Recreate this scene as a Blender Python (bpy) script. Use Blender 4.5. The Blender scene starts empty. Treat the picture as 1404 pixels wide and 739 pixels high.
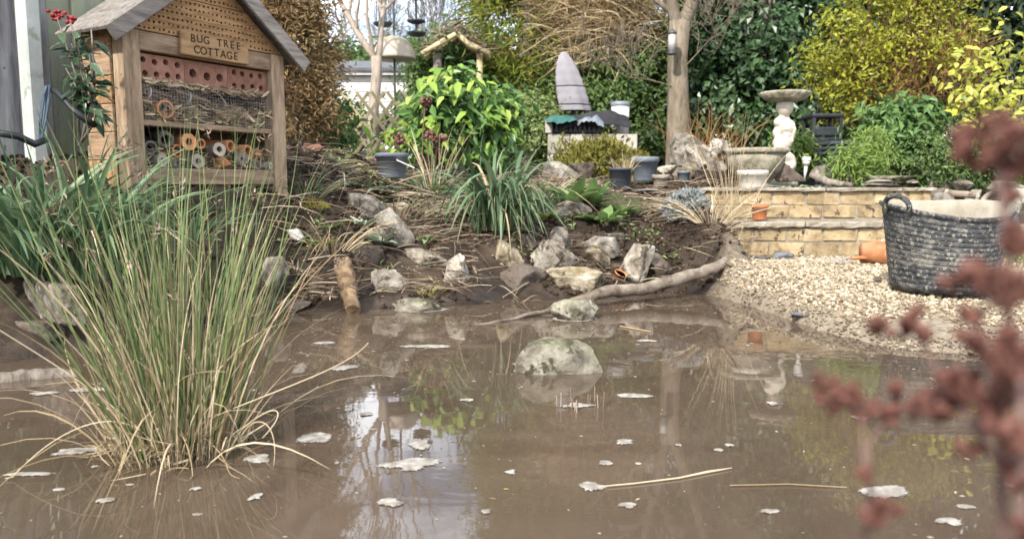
import bpy, math, random
import numpy as np
from mathutils import Vector, Matrix, Euler
random.seed(11); RNG = np.random.default_rng(11)
rad = math.radians
# ------------------------------------------------------------------ camera, sky, sun, exposure
S = bpy.context.scene
FPX, CAMZ, PITCH = 1060.0, 0.545, math.atan(119.5/1060)
cam = bpy.data.objects.new('camera', bpy.data.cameras.new('camera'))
S.collection.objects.link(cam); S.camera = cam
cam.location = (0, 0, CAMZ); cam.rotation_euler = (math.pi/2-PITCH, 0, 0)
cam.data.sensor_width = 36; cam.data.lens = 36*FPX/1404
cam.data.clip_start = .02; cam.data.clip_end = 600
cam.data.dof.use_dof = True; cam.data.dof.focus_distance = 2.3; cam.data.dof.aperture_fstop = 5.0
SUN_EL, SUN_ROT = 40, 209
w = bpy.data.worlds.new('World'); S.world = w; w.use_nodes = True
nt = w.node_tree; nt.nodes.clear()
N = nt.nodes.new; LK = nt.links.new
sky = N('ShaderNodeTexSky'); sky.sky_type = 'NISHITA'; sky.sun_disc = False
sky.sun_elevation = rad(SUN_EL); sky.sun_rotation = rad(SUN_ROT); sky.dust_density = 1.5
tc = N('ShaderNodeTexCoord'); mp = N('ShaderNodeMapping'); mp.inputs['Scale'].default_value = (1, 1, 2.2)
mp.inputs['Location'].default_value = (.35, .2, .1)
nz = N('ShaderNodeTexNoise'); nz.inputs['Scale'].default_value = 2.3; nz.inputs['Detail'].default_value = 7
nz.inputs['Roughness'].default_value = .58
rp = N('ShaderNodeValToRGB'); rp.color_ramp.elements[0].position = .41; rp.color_ramp.elements[1].position = .56
mx = N('ShaderNodeMix'); mx.data_type = 'RGBA'; mx.inputs['B'].default_value = (14.5, 14.9, 15.7, 1)
bg = N('ShaderNodeBackground'); bg.inputs['Strength'].default_value = .15
wo = N('ShaderNodeOutputWorld')
LK(tc.outputs['Generated'], mp.inputs['Vector']); LK(mp.outputs[0], nz.inputs['Vector']); LK(nz.outputs['Fac'], rp.inputs[0])
LK(rp.outputs[0], mx.inputs['Factor']); LK(sky.outputs[0], mx.inputs['A']); LK(mx.outputs['Result'], bg.inputs[0]); LK(bg.outputs[0], wo.inputs[0])
sd = bpy.data.lights.new('sun', 'SUN'); sd.energy = 5.0; sd.angle = rad(2.5); sd.color = (1, .95, .86)
sun = bpy.data.objects.new('sun', sd); S.collection.objects.link(sun)
_r = rad(SUN_ROT); _e = rad(SUN_EL)
sun_to = Vector((math.sin(_r)*math.cos(_e), math.cos(_r)*math.cos(_e), math.sin(_e)))
sun.rotation_euler = sun_to.to_track_quat('Z', 'Y').to_euler(); sun.location = sun_to*30
vs = S.view_settings; vs.view_transform = 'Standard'; vs.look = 'None'; vs.gamma = 1; vs.use_curve_mapping = False
vs.exposure = .62
S.cycles.max_bounces = 6; S.cycles.transparent_max_bounces = 4; S.cycles.caustics_reflective = False; S.cycles.caustics_refractive = False

# ------------------------------------------------------------------ helpers
COL = S.collection
def W(px, py, D):
    "point at ground distance D seen in direction of photo pixel (px,py)"
    a = (px-702)/FPX; b = -(py-369.5)/FPX
    c, s = math.cos(PITCH), math.sin(PITCH)
    y = c + b*s; z = -s + b*c
    return Vector((a/y*D, D, CAMZ + z/y*D))
def hashn(ix, iy, iz):
    n = (ix*374761393 + iy*668265263 + iz*1440662683) & 0xffffffff
    n = ((n ^ (n >> 13))*1274126177) & 0xffffffff
    return ((n ^ (n >> 16)) & 0xffffff)/float(0xffffff)
def vnoise(x, y, z=0.0):
    x = np.asarray(x, float); y = np.asarray(y, float); z = np.zeros_like(x)+z
    ix, iy, iz = np.floor(x).astype(np.int64), np.floor(y).astype(np.int64), np.floor(z).astype(np.int64)
    fx, fy, fz = x-ix, y-iy, z-iz
    fx, fy, fz = [f*f*(3-2*f) for f in (fx, fy, fz)]
    r = 0
    for dx in (0, 1):
        for dy in (0, 1):
            for dz in (0, 1):
                wgt = (fx if dx else 1-fx)*(fy if dy else 1-fy)*(fz if dz else 1-fz)
                r = r + wgt*hashn(ix+dx, iy+dy, iz+dz)
    return r*2-1
def fbm(x, y, z=0.0, o=4):
    r = 0; a = 1.0; f = 1.0
    for k in range(o):
        r = r + a*vnoise(np.asarray(x)*f+k*17.3, np.asarray(y)*f+k*5.1, np.asarray(z)*f+k*2.7); a *= .5; f *= 2.03
    return r
def sst(a, b, x):
    t = np.clip((x-a)/(b-a), 0, 1); return t*t*(3-2*t)

class MB:
    "collects shapes into one mesh"
    def __init__(s): s.V = []; s.F = []; s.var = []; s.n = 0
    def add(s, V, F, var=None, M=None):
        V = np.asarray(V, float).reshape(-1, 3)
        if M is not None:
            M = np.array(M); V = V@M[:3, :3].T + M[:3, 3]
        s.V.append(V); 
        if isinstance(F, np.ndarray): s.F.append(F+s.n)
        else:
            by = {}
            for f in F: by.setdefault(len(f), []).append(f)
            for k, l in by.items(): s.F.append(np.array(l, int)+s.n)
        if var is None: var = random.random()
        s.var.append(np.zeros(len(V))+var); s.n += len(V)
        return s
    def mesh(s, name, mat, smooth=False):
        me = bpy.data.meshes.new(name)
        V = np.concatenate(s.V); me.vertices.add(len(V)); me.vertices.foreach_set('co', V.ravel())
        ls = np.concatenate([np.full(len(f), f.shape[1]) for f in s.F]); li = np.concatenate([f.ravel() for f in s.F])
        me.loops.add(len(li)); me.loops.foreach_set('vertex_index', li.astype(np.int32))
        me.polygons.add(len(ls)); st = np.concatenate([[0], np.cumsum(ls)[:-1]])
        me.polygons.foreach_set('loop_start', st.astype(np.int32)); me.polygons.foreach_set('loop_total', ls.astype(np.int32))
        me.polygons.foreach_set('use_smooth', np.full(len(ls), smooth))
        at = me.attributes.new('var', 'FLOAT', 'POINT'); at.data.foreach_set('value', np.concatenate(s.var).astype(np.float32))
        me.update(calc_edges=True)
        for m in (mat if isinstance(mat, (list, tuple)) else [mat]): me.materials.append(m)
        return me
    def build(s, name, mat, parent=None, smooth=False, world=False):
        "world=True: vertices are world coordinates, parent unrotated"
        if world and parent is not None: s.V = [v-np.array(parent.location) for v in s.V]
        o = bpy.data.objects.new(name, s.mesh(name, mat, smooth)); COL.objects.link(o)
        if parent is not None: o.parent = parent
        return o
    def build_at(s, name, mat, origin, smooth=False):
        s.V = [v-np.array(origin) for v in s.V]
        o = bpy.data.objects.new(name, s.mesh(name, mat, smooth)); COL.objects.link(o); o.location = origin
        return o
LABELS = set()
def tag(o, label, cat, group=None):
    o['label'] = label; o['category'] = cat
    if group: o['group'] = group
    return o
def thing(name, label, cat, loc, rz=0, group=None):
    o = bpy.data.objects.new(name, None); COL.objects.link(o); o.location = loc; o.rotation_euler = (0, 0, rz)
    o.empty_display_size = .1
    return tag(o, label, cat, group)
def kind(o, k): o['kind'] = k; return o

def cbox(x0, x1, y0, y1, z0, z1, b=.003):
    b = min(b, (x1-x0)*.4, (y1-y0)*.4, (z1-z0)*.4)
    V = []; idx = {}
    for i, x in enumerate((x0, x1)):
        for j, y in enumerate((y0, y1)):
            for k, z in enumerate((z0, z1)):
                sx, sy, sz = (1, -1)[i], (1, -1)[j], (1, -1)[k]
                for ax, v in enumerate(((x, y+sy*b, z+sz*b), (x+sx*b, y, z+sz*b), (x+sx*b, y+sy*b, z))):
                    idx[i, j, k, ax] = len(V); V.append(v)
    F = []
    for ax in range(3):
        for s in (0, 1):
            q = []
            for (u, v) in ((0, 0), (1, 0), (1, 1), (0, 1)):
                c = [0, 0, 0]; c[ax] = s; c[(ax+1) % 3] = u; c[(ax+2) % 3] = v
                q.append(idx[c[0], c[1], c[2], ax])
            F.append(q if s else q[::-1])
    for ax in range(3):           # edges along ax
        a1, a2 = (ax+1) % 3, (ax+2) % 3
        for u in (0, 1):
            for v in (0, 1):
                c0 = [0, 0, 0]; c0[a1] = u; c0[a2] = v; c1 = list(c0); c1[ax] = 1
                q = [idx[(*c0, a1)], idx[(*c1, a1)], idx[(*c1, a2)], idx[(*c0, a2)]]
                F.append(q if (u ^ v) else q[::-1])
    for i in (0, 1):
        for j in (0, 1):
            for k in (0, 1):
                t = [idx[i, j, k, 0], idx[i, j, k, 1], idx[i, j, k, 2]]
                F.append(t if (i+j+k) % 2 else t[::-1])
    return np.array(V), F
def tube(pts, r, n=8, cap=True, jit=0.0, hole=0.0):
    P = np.array([list(p) for p in pts], float); m = len(P)
    r = np.full(m, r) if np.isscalar(r) else np.asarray(r, float)
    T = np.gradient(P, axis=0); T /= np.linalg.norm(T, axis=1)[:, None]+1e-9
    ref = np.array([0, 0, 1.]) if abs(T[0, 2]) < .9 else np.array([1., 0, 0])
    V = []; a = np.arange(n)*2*np.pi/n
    for i in range(m):
        u = np.cross(T[i], ref); u /= np.linalg.norm(u)+1e-9; v = np.cross(T[i], u); ref = -np.cross(T[i], u) if False else ref
        rr = r[i]*(1+jit*(RNG.random(n)-.5)) if jit else r[i]
        V.append(P[i]+(np.cos(a)*rr)[:, None]*u+(np.sin(a)*rr)[:, None]*v)
    V = np.concatenate(V)
    F = []
    for i in range(m-1):
        for k in range(n):
            k2 = (k+1) % n; F.append((i*n+k, i*n+k2, (i+1)*n+k2, (i+1)*n+k))
    if cap: F.append(tuple(range(n))[::-1]); F.append(tuple((m-1)*n+k for k in range(n)))
    return V, F
def lathe(prof, n=32, close=False):
    V = []; F = []; a = np.arange(n)*2*np.pi/n
    for (r, z) in prof: V.append(np.stack([np.cos(a)*r, np.sin(a)*r, np.full(n, z)], 1))
    V = np.concatenate(V); m = len(prof)
    for i in range(m-1):
        for k in range(n):
            k2 = (k+1) % n; F.append((i*n+k, i*n+k2, (i+1)*n+k2, (i+1)*n+k))
    F.append(tuple(range(n))[::-1])
    if not close: F.append(tuple((m-1)*n+k for k in range(n)))
    return V, F
_ICO = {}
def ico(sub):
    if sub in _ICO: return _ICO[sub]
    t = (1+5**.5)/2
    V = [(-1, t, 0), (1, t, 0), (-1, -t, 0), (1, -t, 0), (0, -1, t), (0, 1, t), (0, -1, -t), (0, 1, -t), (t, 0, -1), (t, 0, 1), (-t, 0, -1), (-t, 0, 1)]
    F = [(0, 11, 5), (0, 5, 1), (0, 1, 7), (0, 7, 10), (0, 10, 11), (1, 5, 9), (5, 11, 4), (11, 10, 2), (10, 7, 6), (7, 1, 8), (3, 9, 4), (3, 4, 2), (3, 2, 6), (3, 6, 8), (3, 8, 9), (4, 9, 5), (2, 4, 11), (6, 2, 10), (8, 6, 7), (9, 8, 1)]
    V = [np.array(v)/np.linalg.norm(v) for v in V]
    for _ in range(sub):
        cache = {}; F2 = []
        def mid(a, b):
            k = (min(a, b), max(a, b))
            if k not in cache:
                p = V[a]+V[b]; cache[k] = len(V); V.append(p/np.linalg.norm(p))
            return cache[k]
        for a, b, c in F:
            ab, bc, ca = mid(a, b), mid(b, c), mid(c, a); F2 += [(a, ab, ca), (b, bc, ab), (c, ca, bc), (ab, bc, ca)]
        F = F2
    _ICO[sub] = (np.array(V), np.array(F)); return _ICO[sub]
def rockV(seed, sx, sy, sz, sub=4, planes=12, rough=.05, sharp=30):
    rg = np.random.default_rng(seed); D, F = ico(sub)
    n = rg.normal(size=(planes, 3)); n /= np.linalg.norm(n, axis=1)[:, None]
    n = np.concatenate([n, [[0, 0, 1], [0, 0, -1]]]); d = np.concatenate([rg.uniform(.62, .92, planes), [rg.uniform(.7, .9), .8]])
    q = (D@n.T)/d; q = np.maximum(q, 1e-3)
    r = 1/(np.sum(q**sharp, 1)**(1/sharp))
    P = D*r[:, None]
    nn = fbm(P[:, 0]*2.3+seed, P[:, 1]*2.3, P[:, 2]*2.3, 5)
    P = P*(1+rough*1.3*nn)[:, None]
    P -= (P.max(0)+P.min(0))/2; P /= (P.max(0)-P.min(0))
    return P*np.array([sx, sy, sz]), F
def unit(v): return v/(np.linalg.norm(v, axis=-1, keepdims=True)+1e-9)
def blades(base, d0, L, wd, bend, K=6, width_dir=None):
    """vectorised blades: base (n,3), d0 initial unit dir (n,3), L,wd (n), bend (n,3) added to the direction over the length"""
    n = len(base); P = base.copy(); pts = [P.copy()]
    for k in range(K):
        t = (k+.5)/K; d = unit(d0+bend*t**1.4)
        P = P+d*(L/K)[:, None]; pts.append(P.copy())
    pts = np.stack(pts, 1)                                    # n,K+1,3
    sd = width_dir if width_dir is not None else unit(np.cross(d0, unit(RNG.normal(size=(n, 3)))))
    prof = np.array([.75+.25*min(1, 3*k/K) if k < K*.5 else 1-((k-K*.5)/(K*.5))**1.6*.93 for k in range(K+1)])
    o = sd[:, None, :]*(wd[:, None]*.5*prof[None])[:, :, None]
    up = unit(np.cross(sd, d0))
    mid = pts - up[:, None, :]*(wd[:, None]*.22*prof[None])[:, :, None]
    V = np.stack([pts-o, mid, pts+o], 2).reshape(-1, 3)
    b = (np.arange(n)*(K+1)*3)[:, None, None]
    k = np.arange(K)[None, :, None]*3
    j = np.arange(2)[None, None, :]
    a = b+k+j
    F = np.stack([a, a+1, a+4, a+3], -1).reshape(-1, 4)
    return V, F, (K+1)*3
def leafcloud(C, nrm, ax, L, Wd, fold=.25):
    n = len(C); nrm = unit(nrm); ax = unit(ax-nrm*np.sum(ax*nrm, 1)[:, None]); sd = np.cross(nrm, ax)
    L = np.asarray(L)[:, None]; Wd = np.asarray(Wd)[:, None]
    m = C+ax*L*.42
    V = np.stack([C, m+sd*Wd*.5+nrm*Wd*fold, C+ax*L-nrm*L*.08, m-sd*Wd*.5+nrm*Wd*fold], 1).reshape(-1, 3)
    b = np.arange(n)*4
    F = np.concatenate([np.stack([b, b+2, b+1], 1), np.stack([b, b+3, b+2], 1)])
    return V, F
def crown_pts(blobs, n, clump=.12, per=40, shell=.6, lump=.18, up=.35, wild=.8, seed=0):
    rg = np.random.default_rng(seed+5)
    wts = np.array([(b[1][0]*b[1][2]+b[1][1]*b[1][2]+b[1][0]*b[1][1]) for b in blobs]); wts = wts/wts.sum()
    C = []; NR = []; VR = []; CC = []
    for (c, r), wt in zip(blobs, wts):
        nc = max(3, int(n*wt/per)); d = unit(rg.normal(size=(nc, 3))); r = np.array(r)
        f = shell+(1-shell)*rg.random(nc)**.6
        f = f*(1+lump*fbm(d[:, 0]*2.5+seed, d[:, 1]*2.5, d[:, 2]*2.5, 3))
        cc = np.array(c)+d*r*f[:, None]
        out = unit(d/r)
        cv = rg.random(nc)
        p = cc[:, None, :]+rg.normal(size=(nc, per, 3))*clump*np.array([1, 1, .8])*rg.uniform(.6, 1.3, (nc, 1, 1))
        nr = out[:, None, :]+rg.normal(size=(nc, per, 3))*wild*.6+np.array([0, 0, up])
        C.append(p.reshape(-1, 3)); NR.append(nr.reshape(-1, 3)); VR.append((cv[:, None]*.55+rg.random((nc, per))*.45).ravel()); CC.append(cc)
    return np.concatenate(C), np.concatenate(NR), np.concatenate(VR), np.concatenate(CC)

# ------------------------------------------------------------------ materials
def _n(nt, t, **k):
    n = nt.nodes.new(t)
    for a, v in k.items():
        if a in n.inputs: n.inputs[a].default_value = v
        else: setattr(n, a, v)
    return n
def ramp(nt, cols, fac):
    r = nt.nodes.new('ShaderNodeValToRGB'); e = r.color_ramp.elements
    while len(e) < len(cols): e.new(.5)
    for i, c in enumerate(cols):
        p, c = (c[3], c[:3]) if len(c) == 4 else (i/max(1, len(cols)-1), c)
        e[i].position = p; e[i].color = (*c, 1)
    nt.links.new(fac, r.inputs[0]); return r.outputs[0]
def mat(name, cols, scale=8, rough=.8, bump=.3, bscale=40, stretch=None, spec=.3, detail=6, var=.0, speck=None, dist=.01, lo=.3, hi=.7, moss=None, metal=0):
    """noise-mixed colours in object space; var: mix-in of the per-piece attribute; stretch: mapping scale; moss: (colour, amount) on upward faces"""
    m = bpy.data.materials.new(name); m.use_nodes = True; nt = m.node_tree; nt.nodes.clear(); L = nt.links.new
    tc = _n(nt, 'ShaderNodeTexCoord'); mp = _n(nt, 'ShaderNodeMapping'); L(tc.outputs['Object'], mp.inputs[0])
    oi = _n(nt, 'ShaderNodeObjectInfo')
    cb = _n(nt, 'ShaderNodeCombineXYZ')
    for i, k in enumerate((13., 7., 29.)):
        mu = _n(nt, 'ShaderNodeMath', operation='MULTIPLY'); mu.inputs[1].default_value = k; L(oi.outputs['Random'], mu.inputs[0]); L(mu.outputs[0], cb.inputs[i])
    L(cb.outputs[0], mp.inputs['Location'])
    rv = _n(nt, 'ShaderNodeVectorMath', operation='ADD'); L(tc.outputs['Object'], rv.inputs[0]); L(cb.outputs[0], rv.inputs[1])
    if stretch: mp.inputs['Scale'].default_value = stretch
    nz = _n(nt, 'ShaderNodeTexNoise', Scale=scale, Detail=detail, Roughness=.62, Distortion=.4); L(mp.outputs[0], nz.inputs['Vector'])
    mr = _n(nt, 'ShaderNodeMapRange'); mr.inputs['From Min'].default_value = lo; mr.inputs['From Max'].default_value = hi; L(nz.outputs['Fac'], mr.inputs['Value'])
    fac = mr.outputs[0]
    if var:
        at = _n(nt, 'ShaderNodeAttribute', attribute_name='var'); mm = _n(nt, 'ShaderNodeMix'); mm.inputs[0].default_value = var
        L(fac, mm.inputs[2]); L(at.outputs['Fac'], mm.inputs[3]); fac = mm.outputs[0]
    col = ramp(nt, cols, fac)
    hs = _n(nt, 'ShaderNodeHueSaturation'); L(col, hs.inputs['Color'])
    ma = _n(nt, 'ShaderNodeMath', operation='MULTIPLY_ADD'); ma.inputs[1].default_value = .34; ma.inputs[2].default_value = .83; L(oi.outputs['Random'], ma.inputs[0]); L(ma.outputs[0], hs.inputs['Value'])
    col = hs.outputs[0]
    if speck:
        vz = _n(nt, 'ShaderNodeTexNoise', Scale=speck[1], Detail=3, Roughness=.7); L(rv.outputs[0], vz.inputs['Vector'])
        fr = ramp(nt, [(0, 0, 0, speck[2]), (1, 1, 1, speck[2]+.06)], vz.outputs['Fac'])
        mm = _n(nt, 'ShaderNodeMix', data_type='RGBA'); mm.inputs['B'].default_value = (*speck[0], 1); L(fr, mm.inputs['Factor']); L(col, mm.inputs['A']); col = mm.outputs['Result']
    if moss:
        ge = _n(nt, 'ShaderNodeNewGeometry'); sx = _n(nt, 'ShaderNodeSeparateXYZ'); L(ge.outputs['Normal'], sx.inputs[0])
        mz = _n(nt, 'ShaderNodeTexNoise', Scale=moss[2], Detail=5); L(rv.outputs[0], mz.inputs['Vector'])
        ad = _n(nt, 'ShaderNodeMath', operation='MULTIPLY_ADD'); ad.inputs[1].default_value = .35; L(sx.outputs[2], ad.inputs[0]); L(mz.outputs['Fac'], ad.inputs[2])
        fr = ramp(nt, [(0, 0, 0, moss[1]), (.8, .8, .8, min(1, moss[1]+.3))], ad.outputs[0])
        mm = _n(nt, 'ShaderNodeMix', data_type='RGBA'); mm.inputs['B'].default_value = (*moss[0], 1); L(fr, mm.inputs['Factor']); L(col, mm.inputs['A']); col = mm.outputs['Result']
    p = _n(nt, 'ShaderNodeBsdfPrincipled', Roughness=rough, Metallic=metal); p.inputs['Specular IOR Level'].default_value = spec
    L(col, p.inputs['Base Color'])
    if bump:
        bz = _n(nt, 'ShaderNodeTexNoise', Scale=bscale, Detail=6, Roughness=.65); L(mp.outputs[0], bz.inputs['Vector'])
        bp = _n(nt, 'ShaderNodeBump', Strength=bump, Distance=dist); L(bz.outputs['Fac'], bp.inputs['Height']); L(bp.outputs[0], p.inputs['Normal'])
    o = _n(nt, 'ShaderNodeOutputMaterial'); L(p.outputs[0], o.inputs[0]); return m
def leafmat(name, cols, rough=.5, trans=.3, spec=.35, edge=None):
    m = bpy.data.materials.new(name); m.use_nodes = True; nt = m.node_tree; nt.nodes.clear(); L = nt.links.new
    at = _n(nt, 'ShaderNodeAttribute', attribute_name='var'); oi = _n(nt, 'ShaderNodeObjectInfo')
    tc = _n(nt, 'ShaderNodeTexCoord'); nz = _n(nt, 'ShaderNodeTexNoise', Scale=30., Detail=3); L(tc.outputs['Object'], nz.inputs[0])
    mm = _n(nt, 'ShaderNodeMix'); mm.inputs[0].default_value = .18; L(at.outputs['Fac'], mm.inputs[2]); L(nz.outputs['Fac'], mm.inputs[3])
    col = ramp(nt, cols, mm.outputs[0])
    p = _n(nt, 'ShaderNodeBsdfPrincipled', Roughness=rough); p.inputs['Specular IOR Level'].default_value = spec; L(col, p.inputs['Base Color'])
    t = _n(nt, 'ShaderNodeBsdfTranslucent'); L(col, t.inputs[0])
    mx = _n(nt, 'ShaderNodeMixShader'); mx.inputs[0].default_value = trans; L(p.outputs[0], mx.inputs[1]); L(t.outputs[0], mx.inputs[2])
    o = _n(nt, 'ShaderNodeOutputMaterial'); L(mx.outputs[0], o.inputs[0]); return m

M = {}
M['wood_orange'] = mat('weathered_orange_board', [(.13, .075, .038), (.28, .165, .08), (.40, .245, .12)], 7, .75, .25, 60, (1.2, 6, 9), spec=.2, speck=((.07, .05, .04), 26, .66))
M['wood_tan'] = mat('weathered_tan_timber', [(.145, .10, .068), (.27, .195, .13), (.37, .285, .20)], 7, .8, .3, 60, (7, 7, 1.1), spec=.2, speck=((.10, .075, .05), 24, .68))
M['wood_side'] = mat('weathered_side_board', [(.14, .09, .055), (.26, .175, .11), (.36, .255, .165)], 7, .8, .3, 60, (6, 1.2, 9), spec=.2, speck=((.10, .075, .05), 24, .68))
M['wood_tan_h'] = mat('weathered_tan_rail', [(.13, .09, .06), (.26, .185, .125), (.36, .27, .19)], 7, .8, .3, 60, (1.1, 7, 7), spec=.2, speck=((.10, .075, .05), 24, .68))
M['wood_grey'] = mat('grey_weathered_roof_board', [(.10, .088, .078), (.20, .178, .16), (.29, .265, .24)], 7, .85, .35, 60, (1.1, 7, 7), spec=.2, speck=((.10, .09, .07), 20, .67))
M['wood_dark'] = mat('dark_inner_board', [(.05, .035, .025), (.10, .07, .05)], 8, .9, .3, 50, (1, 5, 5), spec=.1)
M['fence_grey'] = mat('silver_grey_fence_board', [(.13, .125, .13), (.24, .235, .24), (.33, .325, .33)], 5, .85, .45, 50, (8, 8, .8), spec=.15, speck=((.09, .08, .07), 12, .66))
M['fence_green'] = mat('algae_green_fence_board', [(.19, .205, .165), (.28, .295, .22), (.27, .30, .17)], 4, .85, .4, 50, (6, 6, .7), spec=.15, speck=((.30, .31, .30), 9, .60))
M['fence_pale'] = mat('pale_concrete_post', [(.27, .29, .27), (.40, .42, .40)], 9, .85, .2, 70, spec=.2, speck=((.25, .28, .22), 8, .62))
M['burnt'] = mat('burnt_lettering', [(.022, .012, .007), (.05, .027, .015)], 60, .9, 0)
M['sign'] = mat('sign_board', [(.13, .075, .036), (.27, .165, .08), (.36, .235, .125)], 7, .65, .2, 60, (1.2, 6, 9), spec=.25)
M['brick_red'] = mat('pale_red_clay', [(.15, .078, .057), (.23, .118, .084), (.30, .175, .135)], 18, .9, .4, 90, spec=.15, speck=((.14, .08, .06), 40, .66))
M['terracotta'] = mat('terracotta', [(.28, .11, .048), (.40, .17, .078), (.47, .24, .135)], 12, .8, .2, 60, spec=.2, speck=((.45, .36, .28), 16, .66))
M['bark_grey'] = mat('grey_bark', [(.08, .065, .055), (.17, .145, .12), (.25, .22, .19)], 14, .9, .7, 40, (3, 3, 1), spec=.1)
M['bark_pale'] = mat('pale_trunk_bark', [(.085, .07, .05), (.165, .135, .10), (.235, .195, .155)], 9, .9, .6, 35, (3, 3, .8), spec=.1, speck=((.13, .12, .08), 7, .62))
M['bark_rust'] = mat('rusty_twig_bark', [(.09, .05, .03), (.17, .10, .055)], 14, .9, .4, 40, spec=.1)
M['bark_white'] = mat('pale_pinkish_bark', [(.20, .165, .13), (.33, .275, .225), (.40, .345, .29)], 9, .85, .5, 35, (3, 3, .8), spec=.1)
M['endgrain'] = mat('pale_end_grain', [(.26, .225, .185), (.40, .355, .30)], 40, .9, .3, 120, spec=.1)
M['pipe_dark'] = mat('dark_grey_pipe', [(.055, .05, .046), (.11, .10, .092)], 15, .7, .3, 40)
M['log'] = mat('driftwood_log', [(.06, .045, .033), (.18, .145, .112), (.29, .25, .205)], 12, .85, .7, 28, spec=.15, speck=((.07, .05, .04), 18, .62))
M['log_tan'] = mat('tan_stripped_log', [(.06, .038, .024), (.17, .115, .07), (.30, .215, .14)], 20, .85, 1, 40, spec=.15)
ROCKS = {
 'grey': mat('grey_stone', [(.07, .06, .048), (.18, .158, .132), (.32, .29, .25)], 13, .88, 1, 30, spec=.2, lo=.36, hi=.64, dist=.016, speck=((.06, .05, .04), 19, .57), moss=((.13, .115, .05), .84, 7)),
 'pale': mat('pale_buff_stone', [(.11, .09, .068), (.25, .22, .178), (.40, .365, .31)], 13, .88, 1, 30, spec=.2, lo=.36, hi=.64, dist=.016, speck=((.085, .07, .052), 18, .57), moss=((.16, .135, .06), .85, 7)),
 'tan': mat('ochre_stone', [(.095, .075, .046), (.23, .19, .13), (.37, .325, .25)], 12, .88, 1, 30, spec=.2, lo=.36, hi=.64, dist=.016, speck=((.07, .058, .04), 17, .56), moss=((.17, .14, .05), .80, 7)),
 'mossy': mat('mossy_pond_stone', [(.07, .062, .045), (.19, .17, .13), (.33, .305, .25)], 14, .8, 1, 30, spec=.3, lo=.36, hi=.64, dist=.016, speck=((.05, .046, .026), 15, .555), moss=((.105, .11, .042), .70, 14)),
 'mud': mat('mud_smeared_stone', [(.04, .03, .022), (.09, .07, .056), (.17, .142, .118)], 9, .7, .8, 30, spec=.35, speck=((.05, .035, .025), 9, .55)),
 'slate': mat('blue_grey_slate', [(.07, .075, .09), (.14, .145, .165), (.20, .205, .225)], 12, .6, .4, 40, spec=.4),
 'white': mat('white_cobble', [(.42, .40, .36), (.62, .60, .55)], 10, .8, .3, 60, spec=.25),
}
M['cast'] = mat('cast_stone_lichen', [(.13, .115, .08), (.27, .245, .185), (.38, .35, .285)], 14, .92, 1, 50, spec=.12, speck=((.17, .16, .09), 9, .60))
M['statue'] = mat('pale_cast_statue', [(.30, .27, .225), (.46, .42, .36)], 8, .9, .4, 50, spec=.15, speck=((.27, .25, .19), 7, .64))
M['block'] = mat('yellow_walling_brick', [(.15, .11, .066), (.31, .235, .135), (.42, .34, .22)], 9, .92, .8, 45, spec=.12, speck=((.075, .055, .038), 13, .59))
M['mortar'] = mat('grey_brown_mortar', [(.17, .145, .11), (.27, .24, .19)], 30, .95, .5, 90, spec=.1)
M['coping'] = mat('coping_stone', [(.14, .115, .085), (.27, .235, .185), (.36, .32, .265)], 12, .9, .7, 45, spec=.15, speck=((.15, .13, .08), 9, .62))
M['tub'] = mat('mud_stained_black_rubber', [(.014, .016, .019), (.03, .033, .038), (.13, .125, .112), (.30, .285, .25)], 20, .6, .4, 60, (1, 1, 1.5), spec=.4, lo=.36, hi=.80, speck=((.19, .178, .152), 70, .555))
M['tub_in'] = mat('dried_mud_tub_lining', [(.17, .15, .115), (.28, .25, .20), (.36, .33, .28)], 9, .85, .2, 30, spec=.15)
M['pot_grey'] = mat('blue_grey_plastic', [(.10, .115, .135), (.155, .175, .20)], 8, .5, .1, 30, spec=.4)
M['pot_dark'] = mat('dark_slate_plastic', [(.035, .042, .055), (.065, .075, .09)], 8, .5, .1, 30, spec=.4)
M['pot_white'] = mat('off_white_glazed', [(.48, .45, .40), (.62, .59, .54)], 8, .5, .1, 30, spec=.4)
M['black_pl'] = mat('black_plastic', [(.012, .014, .017), (.03, .033, .038)], 8, .45, .1, 30, spec=.4)
M['white'] = mat('white_paint', [(.44, .43, .41), (.62, .61, .59)], 5, .7, .1, 30)
M['roofing'] = mat('dark_felt_roof', [(.06, .065, .075), (.10, .105, .115)], 6, .9, .2, 40)
M['fabric'] = mat('mauve_grey_cover', [(.24, .225, .25), (.31, .295, .32)], 5, .9, .3, 12, spec=.1)
M['tarp'] = mat('black_tarpaulin', [(.014, .014, .017), (.035, .035, .04)], 6, .75, .5, 9, spec=.15, dist=.03)
M['teal'] = mat('teal_sheet', [(.02, .075, .068), (.04, .125, .11)], 6, .55, .3, 12)
M['metal_dark'] = mat('dark_metal', [(.03, .035, .035), (.06, .065, .065)], 10, .5, 0, spec=.5)
M['dome'] = mat('beige_plastic_dome', [(.36, .31, .24), (.44, .39, .31)], 8, .45, .05, 20, spec=.4)
M['wire'] = mat('galvanised_wire', [(.30, .285, .27), (.45, .43, .41)], 20, .6, 0, metal=.2)
M['trellis'] = mat('pale_trellis_lath', [(.42, .34, .19), (.56, .47, .29)], 10, .8, .2, 60)
M['blue'] = mat('blue_grey_rope', [(.03, .055, .085), (.07, .10, .14)], 40, .7, .4, 120)
M['hose'] = mat('black_hose', [(.010, .012, .013), (.025, .028, .03)], 10, .5, .1, 40)
M['foam'] = mat('pond_foam', [(.15, .13, .105), (.25, .225, .195), (.36, .34, .31)], 30, .9, .5, 130, spec=.2, var=.3, speck=((.16, .125, .09), 60, .56), dist=.004)
M['orange'] = mat('orange_plastic', [(.33, .115, .045), (.44, .165, .07)], 10, .5, .1, 40)
M['steel'] = mat('dull_steel', [(.22, .21, .20), (.36, .345, .33)], 20, .55, .2, 50, metal=.5)
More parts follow.
